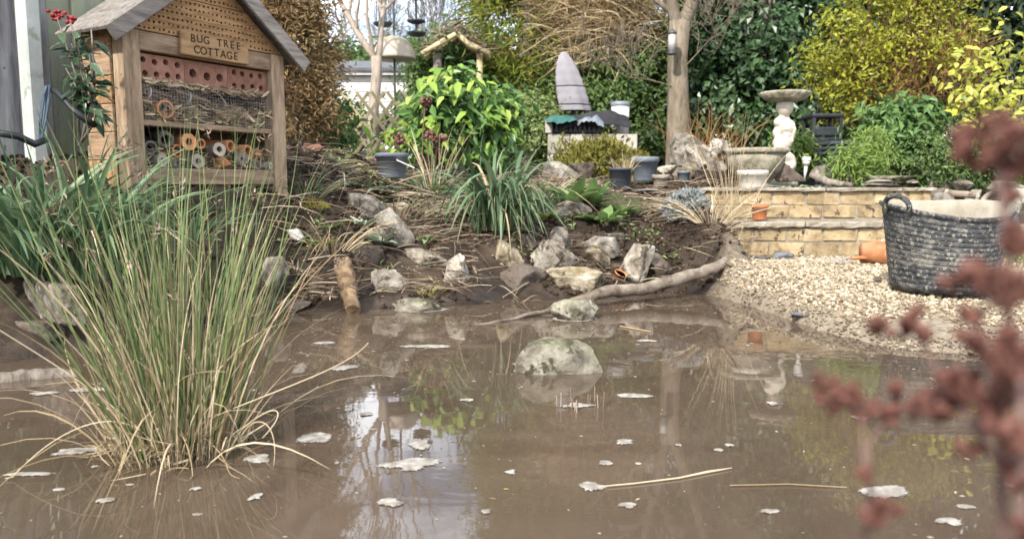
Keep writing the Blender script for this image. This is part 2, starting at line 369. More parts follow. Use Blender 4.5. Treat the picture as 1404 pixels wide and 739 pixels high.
M['gravel'] = mat('pale_buff_gravel', [(.11, .078, .05), (.27, .21, .14), (.41, .345, .25), (.55, .49, .39)], 9, .9, .3, 80, spec=.15, var=.8)
M['clod'] = mat('soil_clods', [(.018, .012, .008), (.042, .028, .019), (.085, .06, .042)], 9, .92, .6, 60, spec=.12, var=.5)
# stems and leaves
M['straw'] = leafmat('straw', [(.20, .145, .08), (.34, .26, .155), (.48, .39, .26), (.56, .48, .35)], .8, .15, .15)
M['twig'] = leafmat('dead_twigs', [(.065, .043, .03), (.14, .10, .07), (.25, .19, .14), (.36, .30, .235)], .85, 0, .1)
M['rush'] = leafmat('rush_green', [(.05, .085, .035), (.095, .14, .055), (.16, .205, .075), (.26, .28, .11)], .5, .15, .35)
M['iris'] = leafmat('strap_leaf_green', [(.04, .085, .045), (.075, .14, .07), (.12, .19, .095), (.22, .27, .15)], .45, .3, .4)
M['sedge'] = leafmat('sedge_green', [(.03, .058, .026), (.062, .108, .05), (.12, .18, .09), (.25, .30, .17)], .5, .25, .35)
M['brown_con'] = leafmat('browned_conifer', [(.10, .062, .03), (.19, .125, .062), (.28, .195, .10), (.24, .21, .09)], .8, .2, .1)
M['shrub_green'] = leafmat('mid_green_leaves', [(.032, .075, .022), (.07, .14, .042), (.12, .21, .06), (.18, .27, .09)], .5, .3)
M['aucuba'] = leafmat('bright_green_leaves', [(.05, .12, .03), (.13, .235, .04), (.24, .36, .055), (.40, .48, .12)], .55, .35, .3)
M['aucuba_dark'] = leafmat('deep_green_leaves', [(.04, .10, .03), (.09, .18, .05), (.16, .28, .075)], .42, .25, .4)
M['conifer'] = leafmat('yellow_green_conifer', [(.06, .085, .016), (.125, .17, .028), (.20, .24, .04), (.21, .185, .05), (.21, .13, .055)], .7, .25, .15)
M['hedge'] = leafmat('hedge_leaves', [(.03, .06, .018), (.068, .12, .034), (.12, .185, .053), (.21, .27, .10)], .5, .3)
M['cream'] = leafmat('cream_edged_leaves', [(.05, .095, .028), (.12, .175, .05), (.22, .27, .09), (.42, .44, .24)], .5, .3)
M['ivy'] = leafmat('ivy_leaves', [(.013, .034, .012), (.028, .064, .023), (.055, .108, .038), (.115, .18, .08)], .38, .15, .5)
M['gold'] = leafmat('golden_leaves', [(.11, .105, .016), (.205, .21, .026), (.32, .33, .034), (.46, .46, .06)], .5, .35)
M['goldleaf'] = leafmat('yellow_variegated_leaves', [(.30, .31, .035), (.47, .44, .06), (.60, .55, .12)], .45, .35)
M['goldleaf_g'] = leafmat('yellow_green_leaves', [(.16, .20, .03), (.30, .32, .05), (.42, .42, .08)], .45, .35)
M['fresh'] = leafmat('fresh_green_leaves', [(.07, .13, .022), (.13, .215, .04), (.21, .29, .07), (.30, .36, .11)], .5, .35)
M['heather'] = leafmat('olive_heather', [(.085, .08, .02), (.16, .15, .035), (.24, .22, .055)], .7, .2, .1)
M['lavender'] = leafmat('silver_foliage', [(.16, .175, .17), (.25, .27, .265), (.36, .38, .375)], .8, .15, .1)
M['silver'] = leafmat('silver_green_leaves', [(.14, .18, .12), (.25, .30, .21), (.40, .44, .34)], .7, .2, .15)
M['primula'] = leafmat('crinkled_green_leaves', [(.09, .16, .045), (.15, .235, .075), (.24, .32, .13)], .55, .3)
M['dry_climber'] = leafmat('dry_climber_stems', [(.18, .12, .06), (.32, .235, .13), (.46, .36, .22), (.52, .43, .29)], .8, .1, .1)
M['rusty'] = leafmat('rusty_dry_stems', [(.13, .068, .025), (.24, .135, .055), (.34, .215, .10)], .8, .15, .1)
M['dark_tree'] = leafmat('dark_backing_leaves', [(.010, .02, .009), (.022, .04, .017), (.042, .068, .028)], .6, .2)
M['lawn'] = leafmat('lawn_grass', [(.07, .12, .025), (.13, .19, .045), (.20, .25, .075)], .6, .3)
M['viburnum'] = leafmat('dark_glossy_leaves', [(.013, .032, .015), (.028, .06, .026), (.055, .09, .042)], .4, .15, .5)
M['redbud'] = leafmat('crimson_buds', [(.22, .015, .02), (.34, .03, .035)], .5, .2)
M['sedum'] = leafmat('dry_russet_seedheads', [(.05, .022, .018), (.10, .042, .033), (.17, .075, .058), (.25, .155, .135)], .8, .15, .15)
M['sedum_stem'] = leafmat('dry_mauve_stems', [(.07, .042, .036), (.13, .08, .07), (.19, .125, .11)], .8, 0, .15)
M['moss'] = leafmat('yellow_moss', [(.13, .125, .02), (.23, .215, .035), (.33, .31, .075)], .8, .2, .1)

M['blockw'] = mat('dirty_cream_block', [(.26, .24, .205), (.42, .395, .35)], 7, .9, .4, 40, spec=.1, speck=((.16, .14, .11), 9, .60))
M['gravel_wet'] = mat('wet_brown_gravel', [(.05, .036, .024), (.13, .10, .068), (.22, .175, .12), (.34, .285, .21)], 9, .45, .3, 80, spec=.4, var=.8)
def foam_mat():
    m = bpy.data.materials.new('lacy_pond_foam'); m.use_nodes = True; nt = m.node_tree; nt.nodes.clear(); L = nt.links.new
    ge = _n(nt, 'ShaderNodeNewGeometry'); at = _n(nt, 'ShaderNodeAttribute', attribute_name='var')
    n1 = _n(nt, 'ShaderNodeTexNoise', Scale=170., Detail=4, Roughness=.7); L(ge.outputs['Position'], n1.inputs[0])
    n2 = _n(nt, 'ShaderNodeTexNoise', Scale=45., Detail=3); L(ge.outputs['Position'], n2.inputs[0])
    c = ramp(nt, [(.12, .10, .08, .3), (.22, .20, .172, .5), (.36, .34, .31, .7)], n2.outputs['Fac'])
    p = _n(nt, 'ShaderNodeBsdfPrincipled', Roughness=.85); L(c, p.inputs['Base Color'])
    a1 = _n(nt, 'ShaderNodeMath', operation='MULTIPLY_ADD'); a1.inputs[1].default_value = .75; L(at.outputs['Fac'], a1.inputs[0]); L(n1.outputs['Fac'], a1.inputs[2])
    f = ramp(nt, [(0, 0, 0, .62), (1, 1, 1, .74)], a1.outputs[0])
    tr = _n(nt, 'ShaderNodeBsdfTransparent'); mx = _n(nt, 'ShaderNodeMixShader'); L(f, mx.inputs[0]); L(tr.outputs[0], mx.inputs[1]); L(p.outputs[0], mx.inputs[2])
    o = _n(nt, 'ShaderNodeOutputMaterial'); L(mx.outputs[0], o.inputs[0]); return m
M['foam_lace'] = foam_mat()
# ------------------------------------------------------------------ terrain
SHX = np.array([-40, -6, -4, -2.2, -1.53, -1.25, -.975, -.68, -.44, -.2, 0, .19, .46, .70, .92, 1.01, 1.08, 1.14, 1.25, 1.56, 2.2, 4, 6, 40])
SHY = np.array([-9, .6, 1.5, 2.1, 2.31, 2.72, 3.2, 3.25, 3.3, 3.4, 3.5, 3.57, 3.57, 3.73, 3.78, 3.61, 3.21, 2.82, 2.51, 2.36, 2.2, 1.5, .6, -9])
BD = [-50, 0, .12, .28, .5, .8, 1.2, 2, 4, 8, 60]; BZ = [0, 0, .035, .095, .25, .38, .47, .55, .74, .95, 1.6]
GD = [-50, 0, .18, .5, 1, 60]; GZ = [0, 0, .04, .095, .115, .125]
def gravw(x, y):
    x0 = np.interp(y, [0, 3.3, 3.55, 3.9, 4.5], [.55, .60, .84, 1.06, 1.10]); return sst(-.08, .22, x-x0)
def ht(x, y, fine=True):
    x = np.asarray(x, float); y = np.asarray(y, float)
    ys = np.interp(x, SHX, SHY); d = y-ys
    n1 = fbm(x*1.7+3, y*1.7+9, .3, 3)
    dn = d+.05*n1
    bank = np.interp(dn, BD, BZ) + .22*sst(.6, 1.05, -x)*sst(.1, .5, dn)*(1-sst(4.5, 6, y))
    g = np.interp(dn, GD, GZ)
    back = .485+.02*(y-4.6)
    inwall = sst(4.66, 4.72, y)*(1-sst(2.44, 2.62, x))
    far = np.interp(y, [3.6, 4.2, 5, 6.5, 12, 60], [0, .06, .27, .42, .75, 1.5])*sst(2.35, 2.8, x)
    gr = np.maximum(np.maximum(g, back*inwall), g+far)
    gr = np.where(y > 6.5, np.maximum(gr, .43+.05*(y-6.5)), gr)
    gw = gravw(x, y)
    z = bank*(1-gw)+gr*gw
    dd = np.minimum(-d, y+.05-.55-.15*n1)                      # inside the pond: distance to far and near shores
    z = np.where(dd > 0, -np.minimum(.28, dd*.42), z)
    near = sst(.0, .4, .5-y)*.12
    z = np.where((d < 0) & (dd <= 0), np.minimum(.12, -dd*.35), z)
    if fine:
        m = sst(-.02, .1, d)
        amp = (1-gw)*1.0+gw*.18
        z = z+m*amp*(.026*fbm(x*5, y*5, 1.7, 3)+.015*fbm(x*17, y*17, 4.1, 3))
    return z
def h1(x, y): return float(ht(np.array([x]), np.array([y]))[0])
def gp(px, py, d0=1.0, d1=14.0, off=0.0):
    "ground point under photo pixel"
    Ds = np.linspace(d0, d1, 1400); a = (px-702)/FPX; b = -(py-369.5)/FPX; c, s = math.cos(PITCH), math.sin(PITCH)
    yy = c+b*s; X = a/yy*Ds; Z = CAMZ+(-s+b*c)/yy*Ds
    hh = np.maximum(ht(X, Ds, False), 0)+off
    i = np.argmax(Z <= hh) if (Z <= hh).any() else len(Ds)-1
    return Vector((X[i], Ds[i], hh[i]-off))
def axis(lo, hi, flo, fhi, step, growth=1.22):
    mid = list(np.arange(flo, fhi+step/2, step)); a = []; v = flo; s = step
    while v > lo: s *= growth; v -= s; a.append(v)
    b = []; v = fhi; s = step
    while v < hi: s *= growth; v += s; b.append(v)
    return np.array(a[::-1]+mid+b)
gx = axis(-90, 90, -2.6, 3.2, .024); gy = axis(-30, 160, 1.9, 5.6, .024)
GX, GY = np.meshgrid(gx, gy); GZ_ = ht(GX, GY)
nx, ny = len(gx), len(gy)
ii = np.arange(nx*ny).reshape(ny, nx)
F = np.stack([ii[:-1, :-1], ii[:-1, 1:], ii[1:, 1:], ii[1:, :-1]], -1).reshape(-1, 4)
tm = MB(); tm.add(np.stack([GX, GY, GZ_], -1).reshape(-1, 3), F, var=(gravw(GX, GY)*(GY < 4.66)).ravel())
def ground_mat():
    m = bpy.data.materials.new('mud_and_soil'); m.use_nodes = True; nt = m.node_tree; nt.nodes.clear(); L = nt.links.new
    tc = _n(nt, 'ShaderNodeTexCoord'); ge = _n(nt, 'ShaderNodeNewGeometry'); sp = _n(nt, 'ShaderNodeSeparateXYZ'); L(ge.outputs['Position'], sp.inputs[0])
    n1 = _n(nt, 'ShaderNodeTexNoise', Scale=5., Detail=9, Roughness=.7); L(tc.outputs['Object'], n1.inputs[0])
    soil = ramp(nt, [(.014, .009, .006, .34), (.036, .024, .016, .5), (.070, .050, .035, .64), (.12, .09, .066, .78)], n1.outputs['Fac'])
    n2 = _n(nt, 'ShaderNodeTexNoise', Scale=40., Detail=6, Roughness=.7); L(tc.outputs['Object'], n2.inputs[0])
    gr = ramp(nt, [(.10, .075, .052, .3), (.24, .195, .14, .5), (.36, .30, .23, .7)], n2.outputs['Fac'])
    at = _n(nt, 'ShaderNodeAttribute', attribute_name='var')
    mx = _n(nt, 'ShaderNodeMix', data_type='RGBA'); L(at.outputs['Fac'], mx.inputs['Factor']); L(soil, mx.inputs['A']); L(gr, mx.inputs['B'])
    n3 = _n(nt, 'ShaderNodeTexNoise', Scale=2.2, Detail=6); L(tc.outputs['Object'], n3.inputs[0])
    gm = ramp(nt, [(0, 0, 0, .56), (.75, .75, .75, .66)], n3.outputs['Fac'])
    hz = _n(nt, 'ShaderNodeMapRange'); hz.inputs['From Min'].default_value = .22; hz.inputs['From Max'].default_value = .5; L(sp.outputs[2], hz.inputs['Value'])
    mu = _n(nt, 'ShaderNodeMath', operation='MULTIPLY'); L(gm, mu.inputs[0]); L(hz.outputs[0], mu.inputs[1])
    mg = _n(nt, 'ShaderNodeMix', data_type='RGBA'); mg.inputs['B'].default_value = (.075, .085, .03, 1); L(mu.outputs[0], mg.inputs['Factor']); L(mx.outputs['Result'], mg.inputs['A'])
    p = _n(nt, 'ShaderNodeBsdfPrincipled'); L(mg.outputs['Result'], p.inputs['Base Color'])
    wr = _n(nt, 'ShaderNodeMapRange'); wr.inputs['From Min'].default_value = 0; wr.inputs['From Max'].default_value = .09; wr.inputs['To Min'].default_value = .25; wr.inputs['To Max'].default_value = .9; L(sp.outputs[2], wr.inputs['Value'])
    L(wr.outputs[0], p.inputs['Roughness']); p.inputs['Specular IOR Level'].default_value = .35
    n4 = _n(nt, 'ShaderNodeTexNoise', Scale=55., Detail=8, Roughness=.75); L(tc.outputs['Object'], n4.inputs[0])
    bp = _n(nt, 'ShaderNodeBump', Strength=.8, Distance=.015); L(n4.outputs['Fac'], bp.inputs['Height']); L(bp.outputs[0], p.inputs['Normal'])
    o = _n(nt, 'ShaderNodeOutputMaterial'); L(p.outputs[0], o.inputs[0]); return m
kind(tm.build('ground', ground_mat(), smooth=True), 'structure')

# water: opaque silty brown with a clean mirror coat
def water_mat():
    m = bpy.data.materials.new('silty_brown_water'); m.use_nodes = True; nt = m.node_tree; nt.nodes.clear(); L = nt.links.new
    tc = _n(nt, 'ShaderNodeTexCoord')
    n1 = _n(nt, 'ShaderNodeTexNoise', Scale=1.6, Detail=6, Roughness=.6, Distortion=1.2); L(tc.outputs['Object'], n1.inputs[0])
    c = ramp(nt, [(.058, .041, .028, .3), (.082, .060, .043, .55), (.108, .081, .060, .75)], n1.outputs['Fac'])
    p = _n(nt, 'ShaderNodeBsdfPrincipled', Roughness=.02); p.inputs['IOR'].default_value = 1.58; L(c, p.inputs['Base Color'])
    n2 = _n(nt, 'ShaderNodeTexNoise', Scale=7., Detail=3, Roughness=.5, Distortion=.5)
    mp = _n(nt, 'ShaderNodeMapping'); mp.inputs['Scale'].default_value = (1, 1.6, 1); L(tc.outputs['Object'], mp.inputs[0]); L(mp.outputs[0], n2.inputs[0])
    n3 = _n(nt, 'ShaderNodeTexNoise', Scale=1.3, Detail=2); L(tc.outputs['Object'], n3.inputs[0])
    am = _n(nt, 'ShaderNodeMapRange'); am.inputs['From Min'].default_value = .45; am.inputs['From Max'].default_value = .7; am.inputs['To Min'].default_value = .15; am.inputs['To Max'].default_value = 1; L(n3.outputs['Fac'], am.inputs['Value'])
    mu = _n(nt, 'ShaderNodeMath', operation='MULTIPLY'); L(n2.outputs['Fac'], mu.inputs[0]); L(am.outputs[0], mu.inputs[1])
    bp = _n(nt, 'ShaderNodeBump', Strength=.28, Distance=.004); L(mu.outputs[0], bp.inputs['Height']); L(bp.outputs[0], p.inputs['Normal'])
    o = _n(nt, 'ShaderNodeOutputMaterial'); L(p.outputs[0], o.inputs[0]); return m
wx = np.linspace(-7, 7, 15); wy = np.linspace(-.6, 4.2, 7); XX, YY = np.meshgrid(wx, wy); ii = np.arange(105).reshape(7, 15)
wm = MB(); wm.add(np.stack([XX, YY, XX*0], -1).reshape(-1, 3), np.stack([ii[:-1, :-1], ii[:-1, 1:], ii[1:, 1:], ii[1:, :-1]], -1).reshape(-1, 4))
kind(wm.build('pond_water', water_mat()), 'structure')

# gravel beach, soil clods, litter : nobody could count them
def scatter_stones(name, material, pts, size, flat, sub=0, smooth=False, sink=.2):
    D, F = ico(sub); n = len(pts); k = len(D)
    s = size[:, None, None]*RNG.uniform(.65, 1.25, (n, 1, 3))*np.array([1, 1, flat])
    R = [np.array(Euler(e).to_matrix()) for e in RNG.uniform(0, 6.28, (64, 3))*np.array([.12, .12, 1])]
    R = np.array(R)[RNG.integers(0, 64, n)]
    V = (D[None]*(1+.28*(RNG.random((n, k, 1))-.5)))*s; V = np.einsum('nij,nkj->nki', R, V)+pts[:, None, :]
    V[:, :, 2] += (size*flat*(1-sink))[:, None]
    Fa = (F[None]+(np.arange(n)*k)[:, None, None]).reshape(-1, 3)
    b = MB(); b.add(V.reshape(-1, 3), Fa, var=np.repeat(RNG.random(n), k)); return kind(b.build(name, material, smooth=smooth), 'stuff')
P = RNG.uniform([.55, 2.0], [3.4, 4.6], (90000, 2))
gw = gravw(P[:, 0], P[:, 1]); ysh = np.interp(P[:, 0], SHX, SHY); dsh = P[:, 1]-ysh
keep = (RNG.random(len(P)) < gw*np.clip((dsh+.16)/.22, 0, 1)*(1-.8*sst(2.35, 2.9, P[:, 0])*sst(3.0, 3.5, P[:, 1]))) & (fbm(P[:, 0]*2.2, P[:, 1]*2.2, 7., 3) > -.9)
P = P[keep]; pz = ht(P[:, 0], P[:, 1]); kk_ = pz < .165; P = P[kk_][:30000]; pz = pz[kk_][:30000]
dq = P[:, 1]-np.interp(P[:, 0], SHX, SHY)+.06*fbm(P[:, 0]*6, P[:, 1]*6, 3., 3); sz_ = RNG.uniform(.0035, .0095, len(P))*(1+.5*(RNG.random(len(P)) > .93))
wet = (pz < .045+.02*RNG.random(len(P))) | (dq < .16); thin = RNG.random(len(P)) < np.where(wet, .6, 1)
for nm_, mk, mt_ in (('gravel', ~wet, 'gravel'), ('wet_gravel', wet & thin, 'gravel_wet')): scatter_stones(nm_, M[mt_], np.column_stack([P, pz])[mk], sz_[mk], .62, 0)
P = RNG.uniform([-2.4, 2.2], [1.6, 5.6], (40000, 2)); d = P[:, 1]-np.interp(P[:, 0], SHX, SHY)
keep = (d > .04) & (RNG.random(len(P)) > gravw(P[:, 0], P[:, 1])*1.05) & (fbm(P[:, 0]*3, P[:, 1]*3, 2., 3) > -.15); P = P[keep][:16000]
scatter_stones('soil_clods', M['clod'], np.column_stack([P, ht(P[:, 0], P[:, 1])]), .003+.016*RNG.random(len(P))**3, .7, 0, True, .5)
# litter: dead leaves and straw strewn over the bank
P = RNG.uniform([-2.2, 2.6], [1.5, 7.0], (14000, 2)); d = P[:, 1]-np.interp(P[:, 0], SHX, SHY)
keep = (d > .25) & (gravw(P[:, 0], P[:, 1]) < .5) & (fbm(P[:, 0]*1.8, P[:, 1]*1.8, 9., 3) > -.2); P = P[keep][:6000]
n = len(P); B = np.column_stack([P, ht(P[:, 0], P[:, 1])+.004]); a = RNG.uniform(0, 6.28, n)
V, F = leafcloud(B, RNG.normal(size=(n, 3))*.45+np.array([0, 0, 1]), np.column_stack([np.cos(a), np.sin(a), .1*RNG.normal(size=n)]), RNG.uniform(.012, .04, n), RNG.uniform(.006, .02, n))
b = MB(); b.add(V, F, var=np.repeat(RNG.random(n), 4)); kind(b.build('leaf_litter', M['twig']), 'stuff')
def strew(n, x0, x1, y0, y1, lo, hi, wd, thr=-.1, seed=3.):
    P = RNG.uniform([x0, y0], [x1, y1], (n, 2)); d = P[:, 1]-np.interp(P[:, 0], SHX, SHY)
    P = P[(d > .12) & (gravw(P[:, 0], P[:, 1]) < .5) & (fbm(P[:, 0]*2.4, P[:, 1]*2.4, seed, 3) > thr)]; n = len(P)
    a = RNG.uniform(0, 6.28, n); d0 = unit(np.column_stack([np.cos(a), np.sin(a), RNG.uniform(.0, .45, n)]))
    return blades(np.column_stack([P, ht(P[:, 0], P[:, 1])+.006]), d0, RNG.uniform(lo, hi, n), np.full(n, wd), np.column_stack([RNG.normal(size=(n, 2))*.5, -RNG.uniform(.2, .8, n)]), 4), n
b = MB()
(V, F, k), n = strew(900, -1.1, .1, 3.3, 5.2, .05, .24, .003); b.add(V, F, var=np.repeat(RNG.random(n), k))
(V, F, k), n = strew(700, -.1, 1.3, 3.8, 5.4, .05, .22, .004, .0); b.add(V, F, var=np.repeat(RNG.random(n), k))
kind(b.build('dead_stem_litter', M['straw']), 'stuff')
b = MB()
(V, F, k), n = strew(2800, -1.2, 1.3, 3.4, 5.4, .06, .4, .006); b.add(V, F, var=np.repeat(RNG.random(n), k))
kind(b.build('twig_litter', M['twig']), 'stuff')
# lawn behind the tub
P = RNG.uniform([2.55, 3.2], [4.6, 4.5], (9000, 2)); n = len(P)
V, F, k = blades(np.column_stack([P, ht(P[:, 0], P[:, 1])]), unit(RNG.normal(size=(n, 3))*.35+np.array([0, 0, 1])), RNG.uniform(.02, .05, n), np.full(n, .004), RNG.normal(size=(n, 3))*.4, 3)
b = MB(); b.add(V, F, var=np.repeat(RNG.random(n), k)); kind(b.build('lawn_grass', M['lawn']), 'stuff')

# ------------------------------------------------------------------ two-tier garden wall
wl = thing('garden_wall', 'low two-tier yellow brick garden wall with thin stone copings', 'wall', (1.8, 4.6, .1))
bm_ = [MB().add(*cbox(-.096, .096, -.05, .05, -.0365, .0365, .005)).mesh('brick', M['block']) for k in range(4)]
for me in bm_:
    V = np.empty(len(me.vertices)*3); me.vertices.foreach_get('co', V); V = V.reshape(-1, 3); V += RNG.normal(size=V.shape)*.0022; me.vertices.foreach_set('co', V.ravel())
def courses(x0, x1, yf, zs, shift):
    for i, z in enumerate(zs):
        x = x0-(.1 if (i+shift) % 2 else 0)
        while x < x1-.03:
            a, c = max(x, x0), min(x+.192, x1)
            if c-a > .03:
                o = bpy.data.objects.new('brick', random.choice(bm_)); COL.objects.link(o); o.parent = wl
                o.location = ((a+c)/2-1.8, yf+.05+random.uniform(-.003, .003)-4.6, z-.1); o.scale = ((c-a)/.192, 1, 1); o.rotation_euler = (0, random.uniform(-.006, .006), random.uniform(-.012, .012))
            x += .202
courses(1.29, 2.36, 4.45, (.160, .244), 0)
courses(1.15, 2.495, 4.62, (.370, .452), 1)
MB().add(*cbox(1.295, 2.352, 4.457, 4.61, .02, .282, .004)).add(*cbox(1.157, 2.488, 4.627, 4.74, .02, .488, .004)).build('mortar_core', M['mortar'], wl, world=True)
def coping(x0, x1, y0, y1, z0, z1, seed):
    x = x0; k = 0
    while x < x1-.05:
        L_ = min(random.uniform(.32, .5), x1-x)
        nu = 14; tt = np.linspace(0, 1, nu); rg = np.random.default_rng(seed+k); ring = []
        h, d_ = (z1-z0)/2, (y1-y0)/2
        for t in tt:
            e = 1-.10*(abs(t-.5)*2)**8; j = rg.normal(size=(8, 2))*.0022
            ring.append(np.array([((t-.5)*(L_-.008), yy*d_*e+j[i, 0], zc*h*e+j[i, 1]*.6) for i, (yy, zc) in enumerate(((-1, -.55), (-1, .55), (-.93, 1), (.93, 1), (1, .55), (1, -.55), (.93, -1), (-.93, -1)))]))
        V = np.concatenate(ring); F = [(i*8+q, i*8+(q+1) % 8, (i+1)*8+(q+1) % 8, (i+1)*8+q) for i in range(nu-1) for q in range(8)]+[tuple(range(8))[::-1], tuple((nu-1)*8+q for q in range(8))]
        V += np.array([x+L_/2, (y0+y1)/2, (z0+z1)/2]); MB().add(V, F).build('coping', M['coping'], wl, world=True); x += L_; k += 1
coping(1.25, 2.36, 4.425, 4.618, .285, .320, 40); coping(1.12, 2.52, 4.595, 4.76, .491, .513, 60)

# ------------------------------------------------------------------ bug house
HA = Vector((-1.453, 2.95, .495)); HR = rad(60)
HM = Matrix.Translation(HA) @ Matrix.Rotation(HR, 4, 'Z')
hs = thing('insect_house', 'wooden insect hotel with pitched roof and a burnt name board', 'insect house', HA, HR)
HW, HD = .80, .22
def bd(name, m, *a, par=hs, b=.003): return MB().add(*cbox(*a, b)).build(name, m, par)
for x in (0, HW-.075):
    bd('post', M['wood_tan'], x, x+.075, -.004, .06, -.05, .624+(.0 if x else .0))
    bd('post', M['wood_tan'], x+.004, x+.07, HD-.05, HD, -.05, .62)
for xs, m0 in ((-.016, 0), (HW+.001, 1)):
    for i in range(6):
        z0 = .03+i*.105
        bd('side_board', M['wood_orange'] if i in (0, 3, 5) else M['wood_side'], xs, xs+.015, .055, HD+.005, z0, z0+.1035)
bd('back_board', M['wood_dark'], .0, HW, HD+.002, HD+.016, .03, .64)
bd('shelf', M['wood_tan_h'], .076, HW-.076, .006, HD, .267, .290)
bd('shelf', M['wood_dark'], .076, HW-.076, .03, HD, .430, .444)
bd('bottom_rail', M['wood_tan_h'], .076, HW-.076, .0, .035, .040, .105)
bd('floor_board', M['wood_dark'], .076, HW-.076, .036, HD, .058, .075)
bd('lintel', M['wood_tan_h'], .076, HW-.076, .002, .04, .551, .6235)
def drilled(x0b, x1b, x0t, x1t, z0, z1, rows, pitch, r, depth, th, yf=0.0, nper=None):
    b = MB(); zs = np.linspace(z0, z1, rows+1)
    fx = lambda z, a, c: a+(c-a)*(z-z0)/(z1-z0)
    A8 = np.arange(8)*np.pi/4+np.pi/4
    for i in range(rows):
        za, zb = zs[i], zs[i+1]
        l = max(fx(za, x0b, x0t), fx(zb, x0b, x0t))+.006; rr = min(fx(za, x1b, x1t), fx(zb, x1b, x1t))-.006
        n = nper or max(1, int((rr-l)/pitch)-(1 if i % 2 else 0)); pw = pitch if not nper else (rr-l)/n
        s = (l+rr)/2-n*pw/2; e = s+n*pw
        b.add([(fx(za, x0b, x0t), yf, za), (s, yf, za), (s, yf, zb), (fx(zb, x0b, x0t), yf, zb)], [(0, 1, 2, 3)])
        b.add([(e, yf, za), (fx(za, x1b, x1t), yf, za), (fx(zb, x1b, x1t), yf, zb), (e, yf, zb)], [(0, 1, 2, 3)])
        for k in range(n):
            xa, xb = s+k*pw, s+(k+1)*pw; cx = (xa+xb)/2+random.uniform(-1, 1)*(pw/2-r)*.3; cz = (za+zb)/2+random.uniform(-1, 1)*((zb-za)/2-r)*.3
            q = r*random.uniform(.8, 1.12) if not nper else r
            out = [(xb, zb), ((xa+xb)/2, zb), (xa, zb), (xa, (za+zb)/2), (xa, za), ((xa+xb)/2, za), (xb, za), (xb, (za+zb)/2)]
            cir = [(cx+math.cos(t)*q, cz+math.sin(t)*q) for t in A8]
            V = [(x, yf, z) for x, z in out]+[(x, yf, z) for x, z in cir]+[(x, yf+depth, z) for x, z in cir]
            F = [(j, (j+1) % 8, 8+(j+1) % 8, 8+j) for j in range(8)]+[(8+j, 8+(j+1) % 8, 16+(j+1) % 8, 16+j) for j in range(8)]+[tuple(range(16, 24))]
            b.add(V, F)
    o = [(x0b, z0), (x1b, z0), (x1t, z1), (x0t, z1)]
    V = [(x, yf, z) for x, z in o]+[(x, yf+th, z) for x, z in o]
    b.add(V, [(0, 4, 5, 1), (1, 5, 6, 2), (2, 6, 7, 3), (3, 7, 4, 0), (4, 7, 6, 5)]); return b
RT = lambda s: .981-.755*abs(s-.4)                              # roof top line
zz = [.6265, .705, .782, .858, .93]; inn = .052
for i in range(4):
    z0, z1 = zz[i], zz[i+1]-.002
    hw0 = (.981-inn-z0)/.755; hw1 = max(.01, (.981-inn-z1)/.755)
    hw0 = min(hw0, .40); hw1 = min(hw1, .40)
    drilled(.4-hw0, .4+hw0, .4-hw1, .4+hw1, z0, z1, 3, .0215, .0052, .03, .034, yf=.004*(i % 2)).build('gable_board', M['wood_orange'], hs)
# roof boards and bargeboards
def slope_board(name, m, sgn, t0, t1, y0, y1, off, th, b=.003):
    ang = math.atan(.755); c, s_ = math.cos(ang), math.sin(ang)
    V, F = cbox(t0, t1, y0, y1, -off-th, -off, b)
    X = .4+sgn*(V[:, 0]*c+V[:, 2]*s_*1.0); Z = .981-V[:, 0]*s_+V[:, 2]*c
    if sgn < 0: F = [f[::-1] for f in F]
    return MB().add(np.column_stack([X, V[:, 1], Z]), F).build(name, m, hs)
for sg in (-1, 1):
    for k in range(4):
        t0 = .008+k*.153; slope_board('roof_board', M['wood_grey'], sg, t0, t0+.150, -.052, HD+.05, .0+.001*(k % 2), .016)
    slope_board('bargeboard', M['wood_grey'], sg, .004 if sg > 0 else -.012, .625, -.072, -.054, -.003, .062)
sg_ = bd('name_board', M['sign'], .245, .585, -.018, .0, .556, .650)
def text(body, size, loc, parent, m, rot=(math.pi/2, 0, 0), ext=.0006, name='lettering', xs=1.0):
    cu = bpy.data.curves.new('t', 'FONT'); cu.body = body; cu.size = size; cu.align_x = 'CENTER'; cu.align_y = 'CENTER'; cu.extrude = ext; cu.space_character = 1.12; cu.space_line = .78; cu.offset = .0004
    to = bpy.data.objects.new('t', cu); COL.objects.link(to); bpy.context.view_layer.update()
    me = bpy.data.meshes.new_from_object(to.evaluated_get(bpy.context.evaluated_depsgraph_get())); bpy.data.objects.remove(to)
    me.materials.clear(); me.materials.append(m)
    o = bpy.data.objects.new(name, me); COL.objects.link(o); o.parent = parent; o.location = loc; o.rotation_euler = rot; o.scale = (xs, 1, 1); return o
for word, z_ in (('BUG TREE', .626), ('COTTAGE', .583)):
    for i, ch in enumerate(word):
        if ch != ' ': text(ch, .044, (.415+(i-(len(word)-1)/2)*.0325, -.0188, z_+random.uniform(-.0015, .0015)), sg_, M['burnt'], rot=(math.pi/2, random.uniform(-.05, .05), 0), name='letter', xs=1.0)
# wire netting over the middle bay
b = MB()
for i in range(50):
    x = .078+i*.0131; b.add(*tube([(x, .008+.002*math.sin(i*1.7), .292), (x+.003*math.sin(i), .004, .37), (x, .008, .446)], .0004, 3, False))
for j in range(12):
    z = .296+j*.0131; b.add(*tube([(.077, .007, z), (.25, .004+.002*math.sin(j), z+.002), (.5, .007, z), (.722, .006, z)], .0004, 3, False))
b.build('wire_netting', M['wire'], hs)
